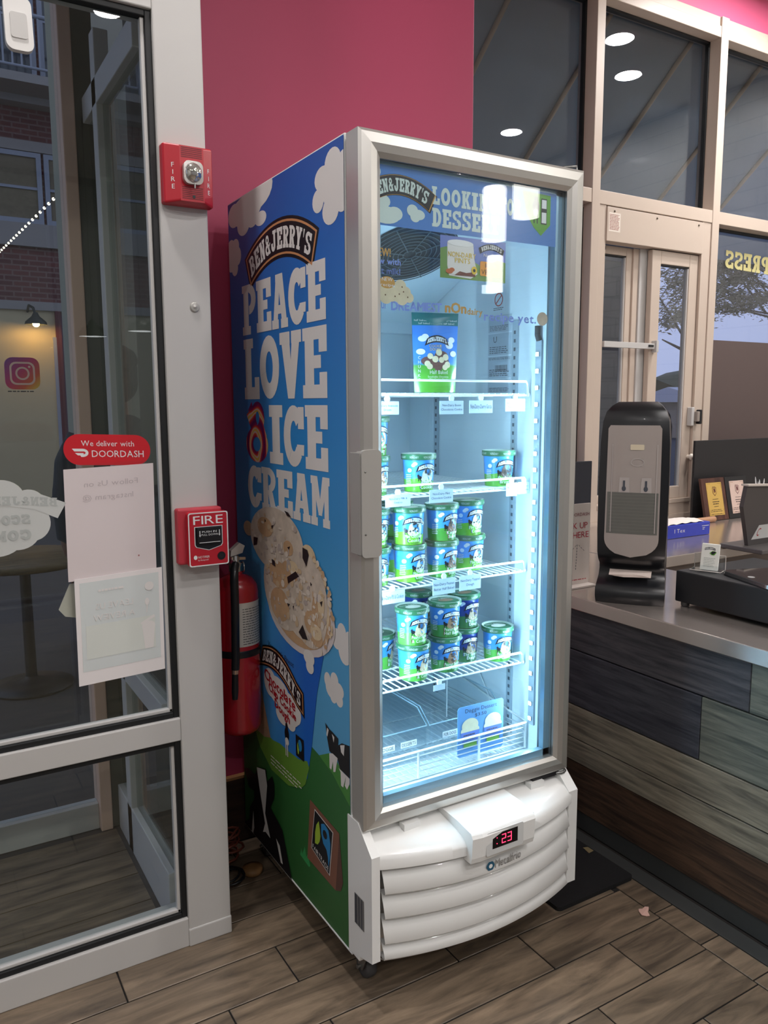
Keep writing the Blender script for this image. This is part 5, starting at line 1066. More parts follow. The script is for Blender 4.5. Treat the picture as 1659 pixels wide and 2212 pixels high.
# pull station
pu = thing('fire_pull_station', (-.25, .45, 1.125), 'red FIRE pull station mounted low on the post', 'fire alarm')
mb = MB(); mb.box(-.318, -.195, .437, .469, 1.132, 1.284, mat('alarm_red_soft', (184, 52, 66), .45, 0, .04)); mb.build('back_box', pu, .006, 3)
mb = MB(); mb.prism(rrect(-.296, -.186, 1.128, 1.274, .006), lambda a, b, d: (a, d, b), .418, .437, RP); fp = mb.build('face_plate', pu, .002)
fr = lambda a, b, l: (a, .4176-.0004*l, b)
mb = MB(); oc = rrect(-.296, -.186, 1.128, 1.274, .006, 4); ic = rrect(-.293, -.189, 1.131, 1.271, .005, 4)
mb.flat([[oc[i-1], oc[i], ic[i], ic[i-1]] for i in range(len(oc))], fr, 0, WHT); mb.flat(rect_text('FIRE', -.282, -.200, 1.242, 1.265), fr, 0, WHT)
hb = [(-.280, 1.236), (-.202, 1.236), (-.202, 1.186), (-.206, 1.180), (-.241, 1.170), (-.276, 1.180), (-.280, 1.186)]; mb.flat([hb], fr, 0, WHT); sc = lambda p, k: [(-.241+(a+.241)*k, 1.206+(b-1.206)*k) for a, b in p]; mb.flat([sc(hb, .95)], fr, 1, NAVY)
mb.flat(rect_text('NOTIFIER', -.272, -.24, 1.150, 1.156), fr, 0, WHT); mb.flat(rect_text('by Honeywell', -.272, -.244, 1.143, 1.147), fr, 0, WHT); mb.flat([ellipse(-.279, 1.153, .005, .006, 12)], fr, 0, WHT)
mb.flat([ellipse(-.207, 1.152, .0115, .0115, 18)], fr, 1, NAVY); mb.flat([ellipse(-.207, 1.152, .006, .006, 14)], fr, 2, mat('key_lock', (60, 60, 66), .3, .7)); mb.build('face_print', fp)
mb = MB(); mb.prism([(-.274, 1.232), (-.208, 1.232), (-.208, 1.196), (-.214, 1.190), (-.268, 1.190), (-.274, 1.196)], lambda a, b, d: (a, d, b), .408, .417, mat('handle_black', (24, 24, 28), .3)); ha = mb.build('pull_handle', pu, .002)
fr = lambda a, b, l: (a, .4076-.0004*l, b)
mb = MB(); mb.flat(rect_text('PUSH IN', -.262, -.222, 1.220, 1.225), fr, 0, WHT); mb.flat(rect_text('PULL DOWN', -.264, -.218, 1.212, 1.217), fr, 0, WHT)
for x in (-.268, -.214): mb.flat([R_(x-.001, 1.214, x+.001, 1.226), [(x-.0025, 1.214), (x+.0025, 1.214), (x, 1.209)]], fr, 0, WHT)
mb.flat([R_(-.27, 1.193, -.212, 1.1945)], fr, 0, WHT); mb.build('handle_print', ha)
# round button
mb = MB(); mb.lathe([(.0, .4635), (.004, .4637), (.0055, .4665), (.0095, .4635), (.0125, .4655), (.013, .4688)], (-.2405, 0, 1.815), mat('button_silver', (190, 188, 184), .35, .4), 22, 'Y')
one('round_button', mb, 'small round silver button on the post below the fire alarm', 'button', (-.2405, .4688, 1.815))
# extinguisher hanging between post and freezer
ex = thing('fire_extinguisher', (-.075, .66, .54), 'red fire extinguisher with black hose hanging beside the freezer', 'fire extinguisher')
EXR = mat('extinguisher_red', (170, 20, 36), .25, 0, .04, 3, 0, .4); cx, cy, er = -.078, .665, .068
mb = MB(); mb.lathe([(.0, .535), (.052, .535), (.063, .545), (er, .56), (er, .99), (.064, 1.01), (.05, 1.028), (.03, 1.038), (.02, 1.042), (.02, 1.06)], (cx, cy, 0), EXR, 32); mb.build('cylinder', ex)
mb = MB(); CHR = mat('chrome', (206, 206, 204), .15, 1); mb.lathe([(.021, 1.05), (.021, 1.075), (.014, 1.08), (.014, 1.098), (0, 1.1)], (cx, cy, 0), CHR, 16); mb.tube([(cx-.012, cy-.005, 1.078), (cx-.02, cy-.04, 1.085), (cx-.02, cy-.055, 1.08)], .008, CHR, 8); mb.tube([(cx+.02, cy-.012+.012*math.cos(t*.6), 1.062+.016*math.sin(t*.6)) for t in range(11)], .0022, CHR, 5, True); mb.build('valve', ex)
mb = MB(); mb.prism([(cx-.018, 1.098), (cx+.020, 1.106), (cx+.028, 1.128), (cx+.012, 1.138), (cx-.016, 1.116)], lambda a, b, d: (a, d, b), cy-.011, cy+.011, mat('lever_white', (196, 190, 184), .4)); mb.prism([(cx-.015, 1.086), (cx+.03, 1.084), (cx+.03, 1.092), (cx-.015, 1.096)], lambda a, b, d: (a, d, b), cy-.010, cy+.010, CHR); mb.build('lever', ex, .003)
mb = MB(); HOS = mat('black_hose', (18, 21, 26), .3); hp = [(cx-.02, cy-.055, 1.082), (cx-.03, cy-.072, 1.070), (cx-.034, cy-.08, 1.04), (cx-.035, cy-.083, .95), (cx-.038, cy-.083, .80), (cx-.040, cy-.083, .765)]; mb.tube(hp, .0125, HOS, 12); hose = mb.build('hose', ex)
mb = MB(); mb.tube([(cx-.04, cy-.083, .768), (cx-.041, cy-.083, .752)], .0105, mat('brass_ferrule', (208, 178, 158), .25, .9), 12); mb.build('ferrule', hose)
mb = MB(); mb.tube([(cx-.041, cy-.083, .754), (cx-.043, cy-.083, .70), (cx-.044, cy-.083, .672)], [.0095, .0105, .0085], HOS, 12); mb.build('nozzle', hose)
mb = MB(); cyl = lambda a, b, l: (cx+(er+.0006+.0004*l)*math.sin(a), cy-(er+.0006+.0004*l)*math.cos(a), b)
def wrapfill(a0, a1, b0, b1, l, mt, n=14): mb.grid([[cyl(a0+(a1-a0)*i/n, b, l) for i in range(n+1)] for b in (b0, b1)], mt, True)
wrapfill(-.35, 1.45, .825, .962, 0, mat('ext_label', (196, 192, 184), .5)); PR = mat('ext_print', (84, 82, 80), .6)
for i in range(15):
    rr = random.Random(i); a = -.1
    while a < .95: l_ = rr.uniform(.06, .2); mb.face([cyl(a, .832+i*.0078, 1), cyl(min(a+l_, .98), .832+i*.0078, 1), cyl(min(a+l_, .98), .8345+i*.0078, 1), cyl(a, .8345+i*.0078, 1)], PR); a += l_+.03
wrapfill(1.0, 1.012, .83, .955, 1, PR, 1); wrapfill(1.03, 1.4, .938, .957, 1, NAVY, 6); wrapfill(1.06, 1.16, .84, .86, 1, mat('ext_blue', (60, 80, 150), .5), 3)
for i in range(8): wrapfill(1.05, 1.36, .868+i*.008, .8705+i*.008, 1, PR, 4)
mb.build('label', ex)
mb = MB(); mb.lathe([(er+.001, .79), (er+.0025, .79), (er+.0025, .812), (er+.001, .812)], (cx, cy, 0), HOS, 28); mb.box(cx-.012, cx+.012, cy+.06, .949, .785, .82, HOS); mb.build('strap', ex, .002); mb = MB(); mb.box(cx-.012, cx+.012, cy+.015, .949, 1.062, 1.075, HOS); mb.build('hook', ex, .002)

# cables on the floor behind the freezer
mb = MB(); CB = mat('brown_cable', (120, 62, 48), .5); rr = random.Random(5); pts = []
for i in range(90): t_ = i*.42; R0 = .045+.014*math.sin(i*.7)+.008*math.sin(i*.23); pts.append((-.085+R0*math.cos(t_)*1.1, .845+R0*math.sin(t_), .012+.05*abs(math.sin(i*.19))*(i/90)+.0006*i))
mb.tube(pts, .0042, CB, 6); one('power_cable', mb, 'loosely coiled brown cable on the floor behind the freezer', 'cable', (-.085, .845, .006))
mb = MB(); pts = []
for i in range(60): t_ = i*.37+1; R0 = .045+.01*math.sin(i*.5); pts.append((-.12+R0*math.cos(t_), .70+R0*math.sin(t_), .008+.012*abs(math.cos(i*.21))+.0004*i))
mb.tube(pts, .0036, HOS, 6); one('power_cable', mb, 'thin black cable coiled in front of the brown one behind the freezer', 'cable', (-.12, .70, .004))
mb = MB(); mb.lathe([(.0, .001), (.03, .001), (.034, .008), (.034, .02), (.014, .024), (0, .024)], (-.03, .72, 0), mat('tan_wood_disc', (150, 112, 72), .5), 20); one('wooden_disc', mb, 'small tan wooden disc on the floor beside the coiled cables', 'disc', (-.03, .72, .001))

# mat and scraps by the counter
mb = MB(); mb.prism(rrect(.70, 1.032, .03, .9, .015), lambda a, b, d: (a, b, d), .001, .014, mat('black_rubber_mat', (14, 15, 18), .75, 0, .2, 30, .4)); one('floor_mat', mb, 'black rubber floor mat between the freezer and the counter', 'mat', (.87, .46, .001))
mb = MB(); mb.prism([(1.0, .20), (1.006, .235), (1.022, .228), (1.022, .20)], lambda a, b, d: (a, b, d+.1*(a-1.0)), .0155, .0163, mat('dry_leaf', (120, 108, 78), .7)); one('paper_scrap', mb, 'small yellowish scrap lying on the black mat', 'scrap', (1.01, .215, .0155))
mb = MB(); mb.prism([(.905, -.115), (.912, -.098), (.922, -.088), (.932, -.094), (.945, -.092), (.953, -.1), (.944, -.108), (.935, -.112), (.926, -.128), (.915, -.125)], lambda a, b, d: (a, b, d+.12*abs(a-.925)), .001, .003, mat('pink_paper', (206, 168, 156), .7)); one('paper_scrap', mb, 'crumpled pink scrap on the floor tiles beside the counter', 'scrap', (.925, -.105, .001))

# ---- stickers and posters on the storefront glass (room side, y just in front of the pane)
GY = YG+.0296; gfr = lambda a, b, l: (a, GY-.0006-.0005*l, b)
ds = thing('delivery_sticker', (-.472, GY, 1.41), 'red pill-shaped delivery sticker with white lettering on the glass', 'sticker')
ry = lambda a, b, k=-.004: (a, b+k*(a+.472)/.1)
mb = MB(); mb.prism([ry(a, b) for a, b in rrect(-.583, -.366, 1.405, 1.484, .039, 8)], lambda a, b, d: (a, d, b), GY-.0009, GY-.0003, mat('sticker_red', (204, 32, 44), .35)); mb.build('sticker', ds)
mb = MB(); mb.flat([[ry(a, b) for a, b in p] for p in rect_text('We deliver with', -.540, -.408, 1.454, 1.468)], gfr, 1, WHT); mb.flat([[ry(a, b) for a, b in p] for p in rect_text('DOORDASH', -.515, -.384, 1.426, 1.443)], gfr, 1, WHT)
mb.flat([[ry(a, b) for a, b in p] for p in ([(-.563, 1.447), (-.535, 1.447), (-.535, 1.440), (-.557, 1.440)], [(-.556, 1.436), (-.535, 1.436), (-.535, 1.430), (-.549, 1.430)])], gfr, 1, WHT); mb.flat([[ry(a, b) for a, b in p] for p in ring(-.537, 1.4365, .014, .0105, .007, .004, -90, 90, 8)+[[(-.541, 1.426), (-.535, 1.426), (-.535, 1.4325), (-.545, 1.4325)]]], gfr, 1, WHT); mb.build('lettering', ds)
SHW = mat('show_through_grey', (212, 200, 202), .6); SHB = mat('show_through_blue', (196, 200, 200), .6)
def rev(txt, a0, a1, b0, b1): return warp(sans(txt)[0], lambda u, v: (a1-(a1-a0)*u, b0+(b1-b0)*v))
po = thing('window_poster', (-.472, GY, 1.11), 'white sheet with faint reversed Follow Us lettering, upper of two on the glass', 'poster', 'sheets taped to the storefront glass')
k1 = lambda a, b: (a+(1.405-b)*-.012, b+.011*(a+.47)/.1*.3)
mb = MB(); mb.prism([k1(a, b) for a, b in R_(-.586, 1.112, -.360, 1.402)], lambda a, b, d: (a, d, b), GY-.0012, GY-.0003, mat('poster_paper', (240, 228, 229), .6, 0, .02)); mb.build('sheet', po)
mb = MB(); g1 = lambda a, b, l: gfr(*k1(a, b), l+1); mb.flat(rev('Follow Us on', -.538, -.402, 1.353, 1.367), g1, 1, SHW); mb.flat(rev('Instagram @', -.543, -.415, 1.318, 1.332), g1, 1, SHW); mb.flat([R_(-.408, 1.156, -.404, 1.160)], g1, 1, mat('tiny_red', (190, 120, 120), .6)); mb.build('show_through_print', po)
mb = MB(); mb.flat([R_(-.588, 1.108, -.356, 1.412)], lambda a, b, l: gfr(*k1(a, b), 3), 0, glass('plastic_sleeve', (250, 250, 250), 1.0)); mb.build('plastic_sleeve', po)
p2_ = thing('window_poster', (-.46, GY-.003, .83), 'white sheet with faint reversed Leave Us A Review lettering, lower on the glass', 'poster', 'sheets taped to the storefront glass')
k2 = lambda a, b: (a+(1.12-b)*-.010+.002, b+.004*(a+.46)/.1)
mb = MB(); mb.prism([k2(a, b) for a, b in R_(-.578, .832, -.352, 1.118)], lambda a, b, d: (a, d, b), GY-.0050, GY-.0035, mat('poster_white', (238, 232, 232), .6, 0, .02)); mb.build('sheet', p2_)
mb = MB(); g2 = lambda a, b, l: (k2(a, b)[0], GY-.0054-.0005*l, k2(a, b)[1]); mb.flat([R_(-.566, .868, -.362, 1.106)], g2, 0, mat('poster_faded', (214, 220, 220), .6, 0, .05, 8)); mb.flat([R_(-.555, .90, -.375, .99)], g2, 1, mat('poster_faded_green', (218, 222, 216), .6, 0, .04, 8))
mb.flat(rev('LEAVE US', -.528, -.432, 1.03, 1.046), g2, 2, mat('faded_letters', (230, 226, 224), .6)); mb.flat(rev('A REVIEW', -.535, -.428, 1.0, 1.016), g2, 2, MATS['faded_letters'])
mb.flat([ellipse(-.388, 1.072, .012, .012), ellipse(-.395, 1.03, .006, .01), [(-.397, 1.02), (-.393, 1.02), (-.396, 1.0), (-.398, 1.0)], [(-.412, .968), (-.375, .985), (-.378, .992), (-.414, .974)], [(-.41, .96), (-.376, .96), (-.382, .90), (-.404, .90)], ellipse(-.393, .962, .018, .014)], g2, 2, MATS['faded_letters'])
mb.flat(bars(-.52, -.45, 1.075, 1.085, 1, .6, 4), g2, 2, MATS['faded_letters']); mb.build('show_through_print', p2_)
# pamphlets held behind the sheet on the far side
pmf = thing('pamphlet', (-.585, .54, 1.02), 'folded flyers sticking out on the far side of the glass behind the lower sheet', 'flyer')
for i, (dx, cc) in enumerate(((0, (226, 214, 206)), (.012, (92, 128, 70)), (.022, (60, 60, 64)), (.03, (214, 206, 202)))):
    mb = MB(); mb.prism([(-.585+dx, 1.10), (-.615+dx*1.3, 1.035), (-.60+dx, 1.015), (-.56, 1.005), (-.55, 1.10)], lambda a, b, d: (a, .513+d+i*.004, b), 0, .0012, mat('flyer_%d' % i, cc, .6)); mb.build('flyer', pmf)
# cloud shaped sticker
cs_ = thing('cloud_sticker', (-.69, GY, 1.2), 'white cloud-shaped sticker with faint reversed lettering on the glass', 'sticker')
mb = MB(); DW = mat('decal_white', (200, 202, 200), .55, 0, .02); FD = mat('decal_faint', (178, 182, 180), .55)
for c in ((-.735, 1.335, .055, .045), (-.76, 1.28, .09, .06), (-.70, 1.245, .05, .042), (-.75, 1.23, .06, .04), (-.665, 1.268, .042, .045), (-.672, 1.318, .038, .035)): mb.flat([ellipse(*c, 28)], gfr, 0, DW)
mb.flat([[(-.80, 1.352), (-.72, 1.352), (-.655, 1.345), (-.584, 1.314), (-.606, 1.276), (-.66, 1.303), (-.72, 1.315), (-.80, 1.316)]], gfr, 1, DW); mb.build('sticker', cs_)
mb = MB(); mb.flat(warp(slab("BEN&JERRY'S"), lambda u, v: (-.605-.22*u, 1.302+.012*math.sin(u*2.2)+.022*v+.004), True), gfr, 2, FD); mb.build('reversed_lettering', cs_); mb = MB(); mb.flat(mir('SCOOP', -.78, -.67, 1.268, 1.292), gfr, 2, FD); mb.flat(mir('COME', -.78, -.67, 1.228, 1.254), gfr, 2, FD); mb.build('reversed_lettering', cs_)
# white sensor at the top
sn = thing('door_sensor', (-.628, GY, 2.372), 'white rounded plastic sensor stuck high on the glass', 'sensor')
kk = lambda a, b: (a+(b-2.43)*-.02, b)
mb = MB(); mb.prism([kk(a, b) for a, b in rrect(-.658, -.598, 2.374, 2.492, .018)], lambda a, b, d: (a, d, b), GY-.018, GY-.0003, mat('sensor_white', (232, 230, 228), .35)); mb.build('case', sn, .006, 3)
mb = MB(); mb.prism([kk(a, b) for a, b in rrect(-.646, -.610, 2.40, 2.455, .006)], lambda a, b, d: (a, d, b), GY-.0205, GY-.018, mat('sensor_inset', (206, 204, 202), .4)); mb.build('inset', sn, .002)

# ================================================================== LAMPS OF THE ROOM
GLOW = mat('downlight_glow', (255, 244, 228), .4, emit=(255, 250, 248), es=DOWNLIGHT); TRIMW = mat('downlight_trim', (235, 233, 228), .4)
DL = [(3.24, .89, 'nearest the windows above the back counter'), (3.74, .51, 'second from the windows above the back counter'), (3.80, -.86, 'by the white brick wall above the till'), (-.8, .08, 'above the entrance window'), (.8, -1.75, 'in front of the freezer'), (-2.6, -2.6, 'at the left of the seating area'), (.3, -2.6, 'in the middle of the shop'), (2.6, -3.0, 'above the far end of the counter'), (-1.6, -4.2, 'at the back left of the shop'), (1.2, -4.4, 'at the back of the shop'), (4.15, -5.2, 'in the back right corner of the shop')]
proto = None
for x, y, wh in DL:
    if proto is None:
        proto = thing('ceiling_light', (x, y, 3.9)); mb = MB(); mb.lathe([(.088, -.004), (.115, -.006), (.12, 0)], (0, 0, 0), TRIMW, 28); mb.build('trim_ring', proto, 0, local=True)
        mb = MB(); mb.face([(.09*math.cos(-2*PI*i/28), .09*math.sin(-2*PI*i/28), -.003) for i in range(28)], GLOW); mb.build('lens', proto, 0, local=True); o = proto
    else: o = copy_tree(proto); o.location = (x, y, 3.9)
    tag(o, 'round recessed ceiling light '+wh, 'ceiling light', 'recessed ceiling lights')
# glass cylinder pendants over the counter (mirrored in the freezer door)
SHADE = mat('pendant_glow', (255, 255, 255), .3, emit=(255, 250, 240), es=PENDANT)
for x, y, z, wh in ((1.88, -1.58, 2.50, 'nearest the freezer'), (1.98, -1.96, 2.46, 'second from the freezer'), (3.3, -3.6, 2.46, 'farthest from the freezer')):
    t = thing('pendant_lamp', (x, y, z), 'white cylinder pendant lamp hanging over the counter, '+wh, 'pendant lamp', 'pendants over the counter')
    mb = MB(); mb.lathe([(.0, .012), (.062, .01), (.066, 0), (.066, .27), (.06, .285), (.012, .29)], (x, y, z), SHADE, 24); mb.build('shade', t)
    mb = MB(); mb.lathe([(.014, .288), (.016, .33), (.006, .335)], (x, y, z), FR_DARK, 12); mb.tube([(x, y, z+.33), (x, y, 3.9)], .003, FR_DARK, 6); mb.build('cord', t)
# dome pendants further back (mirrored in the storefront glass)
DOME = mat('dome_green', (38, 52, 46), .4); DGL = mat('dome_glow', (255, 255, 250), .4, emit=(250, 252, 255), es=6)
for x, y, z, wh in ((.50, -4.55, 2.13, 'left'), (.91, -4.55, 2.19, 'right')):
    t = thing('dome_pendant', (x, y, z), 'dark green dome pendant, %s of the pair at the back of the shop' % wh, 'pendant lamp', 'dome pendants at the back')
    mb = MB(); mb.lathe([(.125, 0), (.12, .03), (.09, .07), (.04, .1), (.02, .14), (.0, .15)], (x, y, z), DOME, 24); mb.tube([(x, y, z+.14), (x, y, 3.9)], .003, FR_DARK, 6); mb.build('shade', t)
    mb = MB(); mb.face([(x+.115*math.cos(2*PI*i/24), y+.115*math.sin(2*PI*i/24), z+.006) for i in range(24)], DGL); mb.build('lens', t)

# ================================================================== OUTSIDE
PAVE = mat('street_paving', (74, 70, 70), .85, 0, .15, 3)
mb = MB(); mb.box(-30, 60, 1.6, 90, -.06, -.003, PAVE); mb.box(-30, -.34, .56, 1.6, -.06, -.003, PAVE); tag(mb.build('ground'), 'grey paving outside the shop', 'ground', kind='structure')
mb = MB()
for i in range(4): mb.box(-2.4, -.36, .59+i*.165, .59+i*.165+.16, -.003, .001, TILE)
o = mb.build('vestibule_tiles', floor); o['kind'] = 'stuff'
# --- awning beyond the back windows
aw = thing('awning', (2.7, 1.66, 3.75), 'sloping dark awning outside the back windows', 'awning'); AWC = mat('awning_canvas', (128, 140, 152), .8, 0, .08, 2)
mb = MB(); ay = lambda y: 3.76-.85*(y-1.66); mb.prism([(1.66, ay(1.66)), (2.85, ay(2.85)), (2.85, ay(2.85)+.02), (1.66, ay(1.66)+.02)], lambda a, b, d: (d, a, b), .3, 6.5, AWC); mb.box(.3, 6.5, 1.63, 1.66, 3.7, 4.2, AWC); mb.build('canvas', aw)
for x in (1.23, 1.9, 2.57, 3.24, 3.91, 4.58): mb = MB(); mb.tube([(x, 1.67, ay(1.67)-.015), (x, 2.83, ay(2.83)-.015)], .014, mat('awning_rib', (170, 150, 128), .5), 8); mb.build('rib', aw)
# --- dark wing of the building, seen through the left part of the service window
mb = MB(); mb.box(2.0, 5.66, 4.2, 4.6, 0, 6.5, brick_mat('dark_brick', (70, 66, 60), (60, 58, 54), (48, 46, 44), .4, .2)); mb.box(2.0, 5.67, 4.18, 4.6, 2.95, 3.1, mat('dark_coping', (58, 58, 60), .7)); one('building_wing', mb, 'dark grey brick wing outside the service window', 'building', (3.7, 4.4, 0))
mb = MB(); mb.box(-.02, 1.3, 3.5, 3.85, 0, 7, mat('olive_render', (150, 148, 132), .8, 0, .06, 2)); mb.box(-.04, 1.32, 3.48, 3.85, 0, .3, mat('olive_plinth', (60, 60, 56), .8)); one('backdrop_pier', mb, 'olive grey pier added outside as backdrop to the dark figure', 'pier', (.64, 3.67, 0))  # added backdrop that gives the side panes their olive tone
# --- tree, distant treeline, pale house
tr = thing('tree', (20.6, 12.2, 0), 'leafy tree against the evening sky outside the right window', 'tree'); BARK = mat('bark', (84, 70, 58), .9)
mb = MB(); mb.tube([(20.6, 12.2, 0), (20.4, 12.1, 2.0), (20.0, 11.9, 4.6), (19.4, 11.6, 7.0)], [.2, .17, .13, .06], BARK, 8); mb.build('trunk', tr)
tips = []; rr = random.Random(11); mb = MB()
for i in range(46):
    p0 = Vector((rr.uniform(16.2, 19.9), rr.uniform(10.6, 11.8), rr.uniform(3.6, 6.4))); p2 = Vector((rr.uniform(11.2, 14.5), rr.uniform(8.7, 9.7), rr.uniform(3.0, 5.0)))
    if p2.x > 12.9 and p2.z < 3.3: p2.z += .5
    p1 = p0.lerp(p2, .55)+Vector((0, 0, rr.uniform(.1, .4))); mb.tube([p0, p1, p2], [.03, .018, .006], BARK, 5); tips.append((p0, p1, p2))
for q in ((Vector((20.2, 12.0, 2.6)), Vector((13.4, 9.7, 2.7)), Vector((11.5, 9.0, 3.6))), (Vector((20.2, 12.0, 2.4)), Vector((13.0, 9.5, 2.6)), Vector((11.7, 9.0, 2.75)))): mb.tube(q, [.06, .035, .012], BARK, 6)
mb.build('branches', tr)
LEAF = mat('leaf_dusk', (112, 106, 84), .7, 0, .3, 3); mb = MB()
for p0, p1, p2 in tips:
    for k in range(340):
        t_ = rr.betavariate(2.6, 1.1); b = p1.lerp(p2, (t_-.5)*2.05) if t_ > .5 else p0.lerp(p1, t_*2); c = b+Vector((rr.gauss(0, .1), rr.gauss(0, .1), rr.gauss(-.03, .06))); s_ = rr.uniform(.03, .065); u = Vector((rr.uniform(-1, 1), rr.uniform(-1, 1), rr.uniform(-.6, .3))).normalized(); v = u.orthogonal().normalized(); mb.face([c-u*s_, c+v*s_*.38, c+u*s_, c-v*s_*.38], LEAF)
lf = mb.build('foliage', tr); lf['kind'] = 'stuff'
mb = MB(); rows = []
for j in range(5): rows.append([(26+i*.9, 34-i*.35+2*math.sin(j), [0, 1.4, 2.6, 3.3, 3.5][j]*(.8+.25*math.sin(i*.9)+.12*math.sin(i*2.3))) for i in range(60)])
mb.grid(rows, mat('treeline_green', (62, 72, 58), .9, 0, .25, 1.5), True); rows2 = [[(x, y+3, z) for x, y, z in r] for r in rows]; mb.grid(rows2, MATS['treeline_green'], True); mb.grid([rows[-1], rows2[-1]], MATS['treeline_green'], True); one('distant_treeline', mb, 'low dark line of distant trees beyond the service window', 'trees', (40, 31, 0), kind='stuff')
hh = thing('pale_house', (30.5, 20, 0), 'pale distant house with light roof beyond the service window', 'building'); mb = MB(); mb.box(28, 34, 20, 24, 0, 1.6, mat('house_wall', (130, 120, 116), .8)); mb.build('wall', hh)
mb = MB(); mb.prism([(19.6, 1.55), (22, 2.2), (24.4, 1.55)], lambda a, b, d: (d, a, b), 27.6, 34.4, mat('house_roof', (178, 184, 200), .7)); mb.build('roof', hh); mb = MB(); mb.box(31.2, 32.2, 20.4, 21.2, 1.6, 3.4, MATS['house_wall']); mb.build('chimney', hh)

# --- brick block across the street, seen through the vestibule
bb = thing('brick_building', (1, 12.2, 0), 'red brick apartment building with balcony across the street', 'building')
BR = brick_mat('street_brick', (112, 58, 58), (92, 46, 50), (120, 92, 90), .24, .08, .9); CREAM = mat('cream_stone', (150, 142, 140), .8); WF = mat('white_window_frame', (150, 152, 166), .6); GLS = mat('dark_window_pane', (52, 58, 70), .15, 0, .2, 2, 0, .5); CURT = mat('lit_curtain', (118, 104, 84), .7, 0, .3, 20)
mb = MB(); mb.box(-6, 8, 12, 12.6, 0, 12, BR); mb.build('wall', bb)
for z0, z1, y0 in ((3.0, 3.13, 11.86), (3.96, 4.3, 11.93), (5.35, 5.5, 11.93), (5.98, 6.3, 11.75)): mb = MB(); mb.box(-6, 8, y0, 12.05, z0, z1, CREAM); mb.build('stone_band', bb)
def bwin(x0, x1, z0, z1, pane):
    mb = MB(); k = .07; mb.box(x0, x0+k, 11.94, 12.0, z0, z1, WF); mb.box(x1-k, x1, 11.94, 12.0, z0, z1, WF); mb.box(x0+k, x1-k, 11.94, 12.0, z0, z0+k, WF); mb.box(x0+k, x1-k, 11.94, 12.0, z1-k, z1, WF); mb.box(x0+k, x1-k, 11.95, 12.0, (z0+z1)/2-.02, (z0+z1)/2+.02, WF); o = mb.build('window', bb)
    mb = MB(); mb.box(x0+k, x1-k, 11.97, 12.01, z0+k, z1-k, pane); mb.build('pane', o)
for i in range(-4, 6): bwin(.02+i*1.15 if i else .02, 1.13+i*1.15 if i else 1.13, 4.3, 5.34, CURT); bwin(.05+i*1.15, 1.15+i*1.15, 6.3, 8.2, GLS)
mb = MB(); mb.box(-6, 8, 11.2, 12.0, 6.08, 6.2, CREAM); bal = mb.build('balcony', bb)
mb = MB(); mb.tube([(-6, 11.25, 7.0), (8, 11.25, 7.0)], .03, WF, 6); mb.tube([(-6, 11.25, 6.3), (8, 11.25, 6.3)], .02, WF, 6)
for i in range(118): mb.box(-6+i*.12, -5.975+i*.12, 11.24, 11.265, 6.3, 7.0, WF)
for i in range(10): mb.box(-5.6+i*1.2, -5.52+i*1.2, 11.21, 11.29, 6.2, 8.6, WF)
mb.build('balustrade', bal)
mb = MB(); mb.box(-6, 1.24, 11.9, 12.0, .2, 3.0, mat('cream_shopfront', (196, 176, 140), .7, 0, .05)); mb.box(1.19, 1.27, 11.84, 12.0, 0, 3.0, mat('maroon_trim', (96, 40, 48), .6)); mb.box(1.27, 8, 11.92, 12.0, 0, 2.95, mat('plum_shopfront', (110, 78, 98), .7)); mb.box(.1, 1.14, 11.86, 11.9, .1, 2.55, MATS['cream_shopfront']); mb.box(1.14, 1.19, 11.84, 11.9, 0, 2.6, WF); mb.build('shopfront', bb)
sl = thing('wall_lamp', (.86, 11.7, 2.8), 'dark gooseneck wall lamp lighting the pale shopfront', 'wall lamp'); mb = MB(); mb.tube([(.80, 11.9, 2.98), (.80, 11.7, 3.05), (.84, 11.55, 3.0), (.86, 11.52, 2.9)], .02, FR_DARK, 6); mb.lathe([(.03, .16), (.06, .1), (.15, .02), (.16, -.02)], (.86, 11.5, 2.77), FR_DARK, 18); mb.build('shade', sl)
mb = MB(); mb.ball((.86, 11.5, 2.765), .05, mat('warm_bulb', (255, 214, 150), .4, emit=(255, 196, 120), es=170), 10, 6); mb.build('bulb', sl)
# string lights
st = thing('string_lights', (.1, 6.4, 2.6), 'string of small round warm bulbs slanting across the street view', 'string lights'); A = Vector((.188, 4.5, 3.099)); B = Vector((.175, 10.2, 3.42)); BULB = mat('bulb_glow', (255, 240, 220), .4, emit=(255, 232, 212), es=5)
PA = [A.lerp(B, i/25) for i in range(26)]
mb = MB(); mb.tube(PA, .004, FR_DARK, 4); mb.build('wire', st)
b0 = None
for p in PA:
    if b0 is None: mb = MB(); mb.ball((0, 0, 0), .012, BULB, 8, 6); b0 = mb.build('bulb', st, 0, local=True); o = b0
    else: o = b0.copy(); COL.objects.link(o); o.parent = st
    o.location = p-Vector((.1, 6.4, 2.6))
